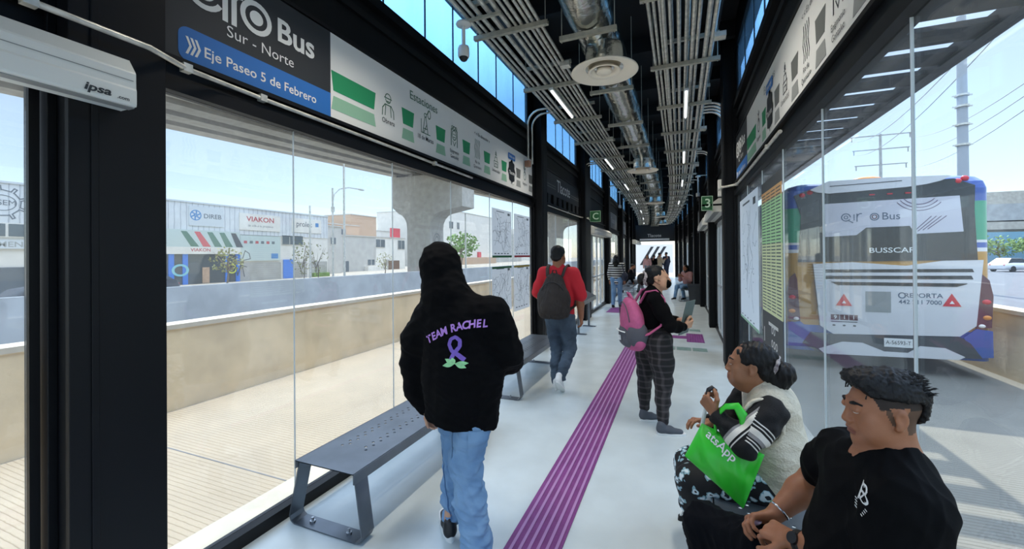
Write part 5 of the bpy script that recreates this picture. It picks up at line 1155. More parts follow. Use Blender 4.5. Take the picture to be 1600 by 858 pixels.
# ------------------------------------------------------------------ the man in red
def red_man():
    t = thing('person', 'man in a red t-shirt and dark jeans with a dark backpack, walking away', 'person', (-1.38, 4.9, 0))
    hd = Fr((-1.395, 4.92, 1.645), (.12, .98, -.08), (0, 0, 1), 1.04)
    hl, kl, al = (-1.465, 4.9, .9), (-1.45, 4.98, .5), (-1.435, 4.93, .09); hr, kr, ar = (-1.30, 4.9, .9), (-1.27, 4.97, .5), (-1.335, 4.74, .18)
    sl, el, wl = (-1.575, 4.9, 1.43), (-1.665, 4.93, 1.15), (-1.61, 5.12, 1.0); sr, er, wr = (-1.205, 4.9, 1.43), (-1.125, 4.90, 1.14), (-1.13, 4.98, .89)
    B = Sdf(.007); head(B, hd, (-1.39, 4.89, 1.47), .06); B.cone((-1.39, 4.89, 1.35), (-1.38, 4.9, 1.0), .13, .12, .06)
    arm(B, sl, el, wl); hand(B, wl, (.3, .9, -.2), (.8, -.2, -.4), -1, .5); arm(B, sr, er, wr, (.052, .046, .031)); hand(B, wr, (.03, .15, -1), (-1, .1, 0), 1, .45)
    B.chain([hl, kl, al], [.07, .05, .035], .03); B.chain([hr, kr, ar], [.07, .05, .035], .03); B.mesh('body', M['skin_tan'], t)
    H = Sdf(.006); H.ell(hd(0, -.022, .045), (.088, .10, .085), .02, Rm(hd)); H.ell(hd(0, -.07, -.02), (.07, .045, .055), .03, Rm(hd)); H.ell(hd(0, .115, -.03), (.12, .085, .10), .015, Rm(hd), True); n1 = folds(.004, 90, (1, 1, .6), 4); H.mesh('hair', M['hair_black'], t, n1)
    T = Sdf(.0065); fl = ((0, 1, 0), .66); T.cone((-1.385, 4.9, .95), (-1.385, 4.9, 1.2), .185, .19, .05, fl); T.cone((-1.385, 4.9, 1.2), (-1.39, 4.89, 1.36), .19, .175, .05, fl); T.cone((-1.54, 4.9, 1.43), (-1.24, 4.9, 1.43), .075, .075, .06); T.cone((-1.39, 4.89, 1.44), (-1.39, 4.89, 1.51), .075, .066, .03)
    T.chain([sl, (-1.63, 4.91, 1.28), (-1.665, 4.92, 1.19)], [.082, .078, .076], .03); T.chain([sr, (-1.155, 4.9, 1.28), (-1.12, 4.9, 1.17)], [.082, .08, .08], .03)
    T.cone((-1.385, 4.9, .80), (-1.385, 4.9, .95), .18, .182, .03, fl); T.cut((0, 4.9, .935), (0, 0, -1)); f1 = folds(.006, 22, (1, 1, .6), 15); T.mesh('t_shirt', M['tee_red'], t, f1)
    J = Sdf(.0065); J.cone((-1.44, 4.9, .88), (-1.32, 4.9, .88), .115, .115, .05, ((0, 1, 0), .9)); J.cone((-1.38, 4.9, .9), (-1.38, 4.9, .98), .155, .15, .03, ((0, 1, 0), .68)); J.cut((0, 4.9, 1.0), (0, 0, 1))
    J.chain([hl, (-1.455, 4.95, .7), kl, (-1.45, 4.95, .3), (-1.437, 4.93, .10)], [.112, .098, .078, .068, .066], .03); J.chain([hr, (-1.28, 4.95, .7), kr, (-1.31, 4.85, .33), (-1.335, 4.755, .20)], [.112, .098, .08, .07, .066], .03)
    e1 = folds(.006, 28, (.6, .6, 1.3), 18, True); e2 = folds(.005, 20, (1, 1, 1), 19); je = J.mesh('jeans', M['denim_dark'], t, lambda P, N: (e1(P, N) + e2(P, N)) * np.clip(1.3 - P[:, 2], .35, 1.2))
    fj = Frame((-1.38, 4.7, .84), (1, 0, 0))
    for x in (-.085, .085): mb = MB(); subdiv_rect(fj, mb, lambda u, v: (x - .06 + .12 * u, -.07 + .14 * v - .02 * (1 - abs(2 * u - 1)) * (1 - v)), 10, 10); decal(je, mb, 'back_pocket', M['denim_dark'], fj, je, .006)
    shoe(t, (-1.42, 4.83, 0), (-1.46, 5.11, 0), (0, 0, 1), M['shoe_white'], M['shoe_white'], .046, high=.02); shoe(t, (-1.345, 4.62, .17), (-1.325, 4.83, .0), (0, .64, .76), M['shoe_white'], M['shoe_white'], .046, high=.02)
    p = thing('backpack', 'dark brown grey backpack worn by the man in red', 'backpack', (-1.39, 4.72, .95))
    K = Sdf(.007); K.ell((-1.395, 4.70, 1.13), (.205, .12, .205), .05); K.cone((-1.49, 4.70, .99), (-1.30, 4.70, .99), .10, .10, .05); K.ell((-1.395, 4.73, 1.30), (.13, .08, .15), .06); K.ell((-1.395, 4.605, 1.05), (.12, .045, .11), .03); k1 = folds(.010, 14, (1, 1, .8), 22); k2 = folds(.004, 34, (1, 1, .7), 23, True); K.mesh('pack_body', M['pack_dark'], p, lambda P, N: k1(P, N) + k2(P, N))
    for s in (-1, 1): b = MB(); b.tube([(-1.39 + s * .09, 4.74, 1.40), (-1.39 + s * .11, 4.80, 1.50), (-1.39 + s * .115, 4.90, 1.535), (-1.39 + s * .12, 5.0, 1.49), (-1.39 + s * .13, 5.05, 1.35), (-1.39 + s * .17, 5.03, 1.15), (-1.39 + s * .205, 4.92, 1.05), (-1.39 + s * .16, 4.76, 1.0)], .022, 8, flat=.35); b.build('strap', M['pack_dark'], p)
    b = MB(); b.tube([(-1.42, 4.73, 1.42), (-1.41, 4.72, 1.475), (-1.37, 4.72, 1.475), (-1.36, 4.73, 1.42)], .009, 6); b.build('grab_handle', M['pack_dark'], p)
    b = MB(); b.tube([(-1.395 + .15 * math.cos(a), 4.66 - .03 * math.sin(a), 1.16 + .18 * math.sin(a)) for a in [math.pi * i / 14 for i in range(15)]], .006, 6); b.build('zip', M['plastic_black'], p)
red_man()
# ------------------------------------------------------------------ the woman with the pink backpack
m = m_('plaid', '1c1a1c', .85, bump=.1, bscale=200); n = m.node_tree.nodes; l = m.node_tree.links
tc = n.new('ShaderNodeTexCoord'); mp = n.new('ShaderNodeMapping'); mp.inputs['Rotation'].default_value = (0, 0, .9); l.new(tc.outputs['Object'], mp.inputs[0]); prev = None
for ax in ('X', 'Z'):
    w = n.new('ShaderNodeTexWave'); w.bands_direction = ax; w.inputs['Scale'].default_value = 5.2; l.new(mp.outputs[0], w.inputs['Vector']); r = n.new('ShaderNodeValToRGB'); r.color_ramp.elements[0].position = .72; r.color_ramp.elements[1].position = .95; l.new(w.outputs['Fac'], r.inputs[0])
    if prev is None: prev = r
    else:
        ad = n.new('ShaderNodeMath'); ad.operation = 'ADD'; l.new(prev.outputs[0], ad.inputs[0]); l.new(r.outputs[0], ad.inputs[1]); hf = n.new('ShaderNodeMath'); hf.operation = 'MULTIPLY'; hf.inputs[1].default_value = .5; l.new(ad.outputs[0], hf.inputs[0])
        mx = n.new('ShaderNodeMixRGB'); mx.inputs[1].default_value = lin('161517'); mx.inputs[2].default_value = lin('4c4648'); l.new(hf.outputs[0], mx.inputs[0]); l.new(mx.outputs[0], n['Principled BSDF'].inputs['Base Color'])
def pack_woman():
    t = thing('person', 'woman in black top, plaid trousers and face mask holding a folder, seen in profile', 'person', (-.2, 4.2, 0))
    F = V((.9, .42, 0)).normalized(); hd = Fr((-.205, 4.19, 1.425), (.99, .02, .06), (0, 0, 1), 1.0)
    hl, kl, al = (-.29, 4.27, .84), (-.335, 4.33, .47), (-.345, 4.31, .10); hr, kr, ar = (-.20, 4.10, .84), (-.155, 4.09, .47), (-.155, 4.045, .08)
    sr, er, wr = (-.215, 4.045, 1.23), (-.085, 3.99, 1.0), (.03, 4.13, .985); sl, el, wl = (-.30, 4.33, 1.23), (-.19, 4.44, 1.0), (.0, 4.36, 1.0)
    B = Sdf(.006); head(B, hd, (-.25, 4.18, 1.28), .05); B.cone((-.25, 4.19, 1.2), (-.24, 4.19, .9), .11, .12, .06); arm(B, sr, er, wr, (.045, .04, .027)); hand(B, wr, (.7, .6, .2), (-.4, .6, .3), 1, .55); arm(B, sl, el, wl, (.045, .04, .027)); hand(B, wl, (.8, -.4, .2), (0, -.7, .5), -1, .55)
    B.chain([hl, kl, al], [.07, .05, .034], .03); B.chain([hr, kr, ar], [.07, .05, .034], .03); B.mesh('body', M['skin_light'], t)
    H = Sdf(.006); H.ell(hd(0, -.024, .042), (.084, .098, .085), .02, Rm(hd)); H.ell(hd(0, -.06, -.03), (.06, .05, .045), .03, Rm(hd)); H.ell(hd(0, .125, -.05), (.12, .095, .11), .012, Rm(hd), True); H.ell(hd(.085, .0, -.03), (.02, .03, .045), .008, Rm(hd), True); H.ell(hd(0, -.145, -.005), (.055, .045, .058), .01, Rm(hd)); hn = folds(.003, 110, (1, 1, .5), 31); H.mesh('hair', M['hair_black'], t, hn)
    b = MB(); b.tube([hd(.06 * math.cos(a), -.108 + .01 * math.sin(3 * a), .005 + .062 * math.sin(a)) for a in [2 * math.pi * i / 24 for i in range(24)]], [.014 + .004 * (i % 2) for i in range(24)], 7, closed=True); b.build('scrunchie', m_('scrunchie', 'cfc6c2', .8, c2='6d5f63', scale=60), t)
    K = Sdf(.0045); K.ell(hd(0, .072, -.058), (.052, .052, .045), .01, Rm(hd)); K.ell(hd(0, .02, -.05), (.08, .045, .08), .01, Rm(hd), True); fm = K.mesh('face_mask', M['cloth_black'], t)
    b = MB()
    for s in (-1, 1): b.tube([hd(s * .05, .05, -.04), hd(s * .072, .015, -.02), hd(s * .086, -.02, .0), hd(s * .086, -.035, -.02), hd(s * .075, 0, -.05), hd(s * .055, .04, -.07)], .0018, 5)
    b.build('ear_loop', M['cloth_black'], fm)
    T = Sdf(.006); fl = (list(F), .75); T.cone((-.25, 4.19, .92), (-.255, 4.185, 1.12), .155, .15, .05, fl); T.cone((-.255, 4.185, 1.12), (-.255, 4.185, 1.2), .15, .135, .05, fl); T.cone((-.22, 4.07, 1.235), (-.295, 4.31, 1.235), .065, .065, .05); T.cone((-.25, 4.185, 1.24), (-.245, 4.185, 1.32), .068, .058, .03); T.ell((-.17, 4.22, 1.1), (.08, .12, .09), .05)
    T.chain([sr, (-.15, 4.015, 1.11), er, (-.03, 4.05, .99), (.012, 4.11, .985)], [.072, .066, .058, .05, .042], .025); T.chain([sl, (-.25, 4.39, 1.11), el, (-.05, 4.38, 1.0)], [.068, .06, .052, .042], .025); T.cut((0, 4.2, .87), (0, 0, -1)); f1 = folds(.005, 28, (1, 1, .8), 33); T.mesh('black_top', M['cloth_black'], t, f1)
    J = Sdf(.006); J.cone((-.27, 4.26, .84), (-.215, 4.13, .84), .135, .135, .05); J.cone((-.24, 4.19, .86), (-.245, 4.19, .95), .148, .13, .05, fl); J.cut((0, 4.2, .98), (0, 0, 1)); J.ell((-.32, 4.19, .84), (.10, .15, .11), .06)
    J.chain([hl, (-.32, 4.31, .65), kl, (-.35, 4.33, .28), (-.345, 4.31, .13)], [.125, .105, .08, .062, .05], .03); J.chain([hr, (-.17, 4.09, .65), kr, (-.165, 4.07, .28), (-.158, 4.045, .12)], [.128, .108, .082, .064, .05], .03); e1 = folds(.004, 26, (1, 1, 1.2), 36); J.mesh('plaid_trousers', M['plaid'], t, e1)
    shoe(t, (-.39, 4.27, 0), (-.16, 4.36, 0), (0, 0, 1), M['shoe_grey'], M['shoe_white'], .042); shoe(t, (-.215, 4.0, 0), (.03, 4.07, 0), (0, 0, 1), M['shoe_grey'], M['shoe_white'], .042)
    p = thing('backpack', 'pink and grey backpack worn by the woman in plaid trousers', 'backpack', (-.44, 4.1, .74)); bk = Fr((-.435, 4.105, 1.0), (-.9, -.42, -.12))
    K = Sdf(.006); K.ell(bk(0, .0, .0), (.17, .11, .245), .04, Rm(bk)); K.cone(bk(-.08, 0, -.17), bk(.08, 0, -.17), .09, .09, .05); k1 = folds(.007, 16, (1, 1, 1), 40); K.mesh('pack_body', M['pack_pink'], p, k1)
    K = Sdf(.006); K.ell(bk(0, .075, -.115), (.135, .06, .105), .03, Rm(bk)); K.cone(bk(-.07, .07, -.17), bk(.07, .07, -.17), .05, .05, .03); K.mesh('front_pocket', M['pack_grey'], p, folds(.003, 30, (1, 1, 1), 41))
    K = Sdf(.006); K.ell(bk(-.12, .0, -.10), (.055, .10, .13), .02, Rm(bk)); K.mesh('side_panel', M['pack_grey'], p); K = Sdf(.006); K.ell(bk(.12, .0, -.10), (.055, .10, .13), .02, Rm(bk)); K.mesh('side_panel', M['pack_grey'], p)
    b = MB(); b.tube([bk(-.115, .118, -.06), bk(-.05, .142, -.055), bk(.05, .142, -.055), bk(.115, .118, -.06)], .006, 6); b.build('zip', M['letter_white'], p)
    b = MB(); b.tube([bk(.135 * math.cos(a), .07, .03 + .18 * math.sin(a)) for a in [math.pi * i / 14 for i in range(15)]], .005, 6); b.build('zip', M['pack_grey'], p)
    f = Frame(bk(-.02, .15, -.12), -bk.r, bk.u); b = MB(); f.rect(b, -.018, -.022, .018, .022, 0, -.01, .012); b.build('patch', M['letter_white'], p)
    b = MB(); b.tube([bk(-.04, -.02, .23), bk(-.03, .0, .285), bk(.03, .0, .285), bk(.04, -.02, .23)], .010, 7); b.build('grab_handle', M['pack_pink'], p)
    for s, P in ((1, [(-.36, 4.10, 1.19), (-.30, 4.075, 1.30), (-.21, 4.06, 1.315), (-.14, 4.05, 1.24), (-.13, 4.03, 1.12), (-.17, 3.99, 1.0), (-.27, 3.99, .92), (-.37, 4.02, .88)]), (-1, [(-.42, 4.25, 1.19), (-.36, 4.29, 1.30), (-.27, 4.29, 1.315), (-.2, 4.29, 1.24), (-.18, 4.33, 1.08), (-.25, 4.36, .98), (-.4, 4.27, .88)])): b = MB(); b.tube(P, .024, 8, flat=.4); b.build('strap', M['pack_pink'], p)
    o = thing('folder', 'grey green clipboard folder held by the woman with the pink backpack', 'folder', (.06, 4.22, .95)); f = Frame((.055, 4.20, 1.06), V((.35, .9, .0)), V((.22, .0, 1))); b = MB(); f.rect(b, -.11, -.16, .11, .16, 0, -.004, .008); b.build('cover', m_('folder_green', '5d6d6a', .4), o); b = MB(); f.rect(b, -.10, -.15, .10, .15, 0, -.010, .006); b.build('papers', M['letter_white'], o)
pack_woman()
# ------------------------------------------------------------------ faces and hair details
def eyes(t, h, body_sk='skin_tan', brow=True):
    for s in (-1, 1):
        b = MB(); b.ball(h(s * .031, .0885, .006), .0112 * h.s, 14, 9); e = b.build('eye', M['eye_white'], t)
        b = MB(); b.ball(h(s * .031, .0956, .006), .0058 * h.s, 12, 7); b.build('iris', M['iris'], e)
        if brow: b = MB(); b.tube([h(s * .015, .0975, .025), h(s * .031, .0955, .031), h(s * .050, .078, .027)], [.0028, .0036, .0016], 6, flat=1.5); b.build('eyebrow', M['hair_black'], t)
def loc(h, P): Q = (P - np.array(h.o)) / h.s; return Q @ np.array(h.r), Q @ np.array(h.f), Q @ np.array(h.u)
# ------------------------------------------------------------------ the seated woman with the green bag
def stripe_mat(name, a, axis, stops):
    m = mat(name, '0c0c0e', .9, bump=.3, bscale=180); n = m.node_tree.nodes; l = m.node_tree.links
    tc = n.new('ShaderNodeTexCoord'); sb = n.new('ShaderNodeVectorMath'); sb.operation = 'SUBTRACT'; sb.inputs[1].default_value = a; dt = n.new('ShaderNodeVectorMath'); dt.operation = 'DOT_PRODUCT'; dt.inputs[1].default_value = V(axis).normalized(); ml = n.new('ShaderNodeMath'); ml.operation = 'MULTIPLY'; ml.inputs[1].default_value = 4.0
    l.new(tc.outputs['Object'], sb.inputs[0]); l.new(sb.outputs[0], dt.inputs[0]); l.new(dt.outputs['Value'], ml.inputs[0]); r = n.new('ShaderNodeValToRGB'); r.color_ramp.interpolation = 'CONSTANT'; e = r.color_ramp.elements
    e[0].position = 0; e[0].color = lin('0c0c0e'); e[1].position = .999; e[1].color = lin('0c0c0e')
    for p, c in stops: q = e.new(p * 4.0); q.color = lin(c)
    l.new(ml.outputs[0], r.inputs[0]); l.new(r.outputs[0], n['Principled BSDF'].inputs['Base Color']); return m
def old_woman():
    t = thing('person', 'seated woman in a cream knitted vest and striped sleeves looking left, dark hair tied back', 'person', (.4, 2.5, .41))
    hd = Fr((.333, 2.45, 1.072), (-1, .12, .04), (.05, 0, 1), 1.0)
    sl, el, wl = (.395, 2.31, .885), (.275, 2.22, .745), (.155, 2.31, .845); sr, er, wr = (.39, 2.69, .89), (.27, 2.76, .69), (.14, 2.56, .70)
    B = Sdf(.0042); head(B, hd, (.40, 2.48, .93), .055, .94, 1.05); B.cone((.42, 2.5, .86), (.42, 2.5, .55), .10, .12, .05)
    B.ell(hd(0, .065, -.085), (.03, .03, .02), .03, Rm(hd)); B.ell(hd(0, .02, -.115), (.04, .045, .03), .03, Rm(hd))
    arm(B, sl, el, wl, (.04, .036, .026)); hand(B, wl, (-.45, .25, .55), (.6, .75, .15), -1, 1.0, .95, .9); arm(B, sr, er, wr, (.04, .036, .026)); hand(B, wr, (-.6, -.3, .2), (0, -.3, -1), 1, .5)
    B.chain([(.40, 2.42, .50), (.08, 2.42, .46), (.22, 2.5, .10)], [.07, .05, .035], .03); B.chain([(.40, 2.62, .50), (.08, 2.62, .46), (.22, 2.62, .10)], [.07, .05, .035], .03)
    def mf(P): x, y, z = loc(hd, P); return ((np.abs(x) < .026) & (y > .088) & (z > -.084) & (z < -.057)).astype(int)
    B.mesh('body', [M['skin_old'], M['lip']], t, matfn=mf); eyes(t, hd)
    H = Sdf(.005); H.ell(hd(0, -.024, .040), (.083, .101, .086), .02, Rm(hd)); H.ell(hd(0, -.07, -.03), (.066, .045, .05), .03, Rm(hd)); H.ell(hd(0, .118, -.045), (.11, .102, .124), .012, Rm(hd), True)
    for s in (-1, 1): H.ell(hd(s * .088, .002, -.025), (.03, .034, .045), .01, Rm(hd), True)
    H.ell(hd(0, -.145, -.02), (.062, .055, .06), .015, Rm(hd)); H.ell(hd(0, -.125, -.075), (.05, .04, .045), .03, Rm(hd)); n1 = folds(.0035, 80, (1.4, .6, .8), 51); n2 = folds(.002, 170, (1.2, .5, .6), 52); H.mesh('hair', M['hair_black'], t, lambda P, N: n1(P, N) + n2(P, N))
    b = MB(); b.tube([hd(.05 * math.cos(a), -.108 - .012 * math.sin(a), .01 + .05 * math.sin(a)) for a in [2 * math.pi * i / 18 for i in range(18)]], [.008 + .004 * (i % 2) for i in range(18)], 6, closed=True); b.build('hair_band', M['scrunchie'], t)
    K = Sdf(.005); fl = ((1, 0, 0), .70); K.cone((.41, 2.5, .40), (.435, 2.5, .66), .195, .205, .05, fl); K.cone((.435, 2.5, .66), (.43, 2.5, .82), .205, .185, .05, fl); K.cone((.395, 2.38, .90), (.395, 2.62, .90), .075, .075, .06); K.cone((.40, 2.49, .90), (.385, 2.475, .965), .085, .066, .04); K.cone((.46, 2.42, .86), (.46, 2.58, .86), .08, .08, .06)
    for q, a in (((.355, 2.27, .83), 1), ((.355, 2.73, .83), -1)): K.ell(q, (.085, .06, .115), .015, None, True)
    K.cut((.4, 2.5, .435), (-.1, 0, -1)); k1 = folds(.006, 16, (1, 1, .7), 55)
    m = M['knit_cream']; n = m.node_tree.nodes; l = m.node_tree.links; tc = n.new('ShaderNodeTexCoord'); mp = n.new('ShaderNodeMapping'); mp.inputs['Rotation'].default_value = (.785, 0, 0); mp.inputs['Scale'].default_value = (0, 1, 1); l.new(tc.outputs['Object'], mp.inputs[0]); ck = n.new('ShaderNodeTexVoronoi'); ck.distance = 'CHEBYCHEV'; ck.inputs['Scale'].default_value = 16; ck.inputs['Randomness'].default_value = 0; l.new(mp.outputs[0], ck.inputs['Vector']); b2 = n.new('ShaderNodeBump'); b2.inputs['Strength'].default_value = .7; b2.inputs['Distance'].default_value = .02; l.new(ck.outputs['Distance'], b2.inputs['Height']); old = n['Principled BSDF'].inputs['Normal'].links[0].from_socket; l.new(old, b2.inputs['Normal']); l.new(b2.outputs[0], n['Principled BSDF'].inputs['Normal'])
    K.mesh('knitted_vest', M['knit_cream'], t, k1)
    b = MB(); b.tube([(.358 + .085 * math.cos(a), 2.288 - .012 * math.cos(a * 2), .832 + .112 * math.sin(a)) for a in [2 * math.pi * i / 28 for i in range(28)]], .009, 7, closed=True); b.build('armhole_rib', M['knit_cream'], t)
    ua = stripe_mat('striped upper sleeve', sl, V(el) - V(sl), [(.095, 'd8d4cc'), (.101, '0c0c0e'), (.112, 'd8d4cc'), (.118, '0c0c0e'), (.128, 'e2ddd2'), (.155, '8f8c8a'), (.172, '0c0c0e'), (.18, 'd8d4cc'), (.186, '0c0c0e'), (.196, 'd8d4cc'), (.202, '0c0c0e')])
    fa = stripe_mat('striped lower sleeve', el, V(wl) - V(el), [(.02, 'd8d4cc'), (.026, '0c0c0e'), (.036, 'e2ddd2'), (.062, '8f8c8a'), (.074, '0c0c0e')])
    for a, c, w in ((sl, el, wl), (sr, er, wr)):
        U = Sdf(.005); a, c, w = V(a), V(c), V(w); U.chain([a, a.lerp(c, .5), c, c.lerp(w, .4), w], [.078, .070, .057, .050, .042], .03); U.cut(w, w - c); f1 = folds(.005, 34, (1, 1, 1), 57)
        U.mesh('striped_sleeve', [ua, fa], t, f1, matfn=lambda P: (((P - np.array(c)) @ np.array((w - c).normalized())) > -.4 * ((P - np.array(c)) @ np.array((c - a).normalized()))).astype(int) * ((P - np.array(c)) @ np.array((w - c).normalized()) > .0))
    fm = m_('floral', '0d0e12', .8, bump=.1, bscale=150); n = fm.node_tree.nodes; l = fm.node_tree.links; tc = n.new('ShaderNodeTexCoord'); ns = n.new('ShaderNodeTexNoise'); ns.inputs['Scale'].default_value = 14; l.new(tc.outputs['Object'], ns.inputs['Vector']); mv = n.new('ShaderNodeMixRGB'); mv.inputs[0].default_value = .12; l.new(tc.outputs['Object'], mv.inputs[1]); l.new(ns.outputs['Color'], mv.inputs[2]); vo = n.new('ShaderNodeTexVoronoi'); vo.inputs['Scale'].default_value = 16; l.new(mv.outputs[0], vo.inputs['Vector'])
    r = n.new('ShaderNodeValToRGB'); r.color_ramp.interpolation = 'CONSTANT'; e = r.color_ramp.elements; e[0].position = 0; e[0].color = lin('20262c'); e[1].position = .18; e[1].color = lin('dbe6ea'); q = e.new(.34); q.color = lin('8fb4c0'); q = e.new(.42); q.color = lin('0d0e12'); l.new(vo.outputs['Distance'], r.inputs[0]); l.new(r.outputs[0], n['Principled BSDF'].inputs['Base Color'])
    J = Sdf(.0065); J.cone((.41, 2.42, .50), (.41, 2.6, .50), .11, .11, .04); J.chain([(.40, 2.41, .49), (.22, 2.41, .47), (.06, 2.42, .42), (.07, 2.46, .24), (.12, 2.5, .10)], [.10, .10, .085, .085, .085], .04); J.chain([(.40, 2.62, .49), (.22, 2.64, .47), (.05, 2.64, .42), (.05, 2.64, .26), (.10, 2.62, .12)], [.10, .10, .085, .085, .085], .04); J.cone((.06, 2.46, .40), (.06, 2.62, .40), .075, .075, .05); J.cone((.07, 2.48, .25), (.07, 2.62, .25), .075, .075, .05); J.cut((.1, 2.5, .235), (-.35, 0, -1));
    J.cut((.3, 2.5, .60), (0, 0, 1)); s1 = folds(.006, 24, (1, 1, .6), 61); J.mesh('floral_skirt', M['floral'], t, s1)
    shoe(t, (.26, 2.47, 0), (.06, 2.49, 0), (0, 0, 1), M['plastic_black'], M['rubber'], .04); shoe(t, (.26, 2.63, 0), (.06, 2.64, 0), (0, 0, 1), M['plastic_black'], M['rubber'], .04)
    # tote bag on her lap
    p = thing('tote_bag', 'bright green tote bag with white lettering on the seated woman lap', 'bag', (.2, 2.25, .48))
    C = [V((.012, 2.27, .625)), V((.262, 2.18, .465)), V((.352, 2.20, .72)), V((.095, 2.33, .78))]       # left, bottom, right, top-left
    def S2(u, v): return (C[0] * (1 - u) + C[1] * u) * (1 - v) + (C[3] * (1 - u) + C[2] * u) * v
    nrm = V((-.25, -.95, .12)).normalized(); b = MB(); nu, nv = 30, 26; g = [[], []]
    for sd, sg in ((0, 1), (1, -1)):
        for j in range(nv + 1):
            for i in range(nu + 1):
                u, v = i / nu, j / nv; bul = (math.sin(math.pi * u) * math.sin(math.pi * min(1, v * 1.0))) ** .5 * (.040 if sd == 0 else .05) if 0 < u < 1 and 0 < v < 1 else 0
                wr_ = .007 * noise.noise((u * 5, v * 3 + u * 4, sd * 3)) + .004 * math.sin(18 * (u * .7 + v * .5) + 3 * noise.noise((u * 3, v * 3, 5)))
                g[sd].append(S2(u, v) + nrm * (sg * (bul + .004) + (wr_ if bul else 0)))
    k = len(g[0]); fs = [(j * (nu + 1) + i, j * (nu + 1) + i + 1, (j + 1) * (nu + 1) + i + 1, (j + 1) * (nu + 1) + i) for j in range(nv) for i in range(nu)]
    b.add(g[0], fs, 0, True); b.add(g[1], [f[::-1] for f in fs], 0, True)
    ed = [i for i in range(nu + 1)] + [(j + 1) * (nu + 1) - 1 for j in range(1, nv + 1)] + [nv * (nu + 1) + i for i in range(nu - 1, -1, -1)] + [j * (nu + 1) for j in range(nv - 1, 0, -1)]
    b.add([g[0][i] for i in ed] + [g[1][i] for i in ed], [(i, len(ed) + i, len(ed) + (i + 1) % len(ed), (i + 1) % len(ed)) for i in range(len(ed))], 0, True)
    bag = b.build('bag_body', M['bag_green'], p)
    rt = (C[1] - C[0]); fr = Frame(S2(.52, .66), rt.normalized(), nrm.cross(rt.normalized())); mb = MB(); fr.text(mb, 'atsApp', .056, -.035, .02, 0, bold=.012); decal(bag, mb, 'lettering', M['letter_white'], fr, bag, .004)
    b = MB(); b.tube([S2(.25, .98), V((.15, 2.30, .83)), V((.20, 2.27, .90)), V((.245, 2.25, .915)), V((.28, 2.24, .86)), S2(.78, .97)], [.03, .028, .02, .02, .026, .03], 8, flat=.25); b.build('handle', M['bag_green'], p)
    # walking cane
    c = thing('walking_cane', 'white walking cane with black hooked handle and rubber feet held by the seated woman', 'cane', (.0, 2.75, 0))
    MB().tube([(.125, 2.36, .91), (.085, 2.50, .60), (.02, 2.76, .07)], .010, 8).build('shaft', M['white_paint'], c)
    b = MB(); b.tube([(.115, 2.352, .90), (.122, 2.35, .925), (.130, 2.35, .95), (.145, 2.35, .962), (.158, 2.35, .95), (.160, 2.35, .925)], [.009, .010, .012, .013, .013, .010], 9); b.build('handle_grip', M['plastic_black'], c)
    for dx, dy in ((-.035, .0), (.03, -.05), (.035, .06)): b = MB(); b.tube([(.02, 2.76, .08), (.02 + dx * .6, 2.76 + dy * .6, .06), (.02 + dx, 2.76 + dy, .02)], .007, 6); f_ = b.build('foot', M['white_paint'], c); b = MB(); b.cyl((.02 + dx, 2.76 + dy, 0), (.02 + dx, 2.76 + dy, .03), .015, .012, 10); b.build('rubber_tip', M['rubber'], f_)
old_woman()
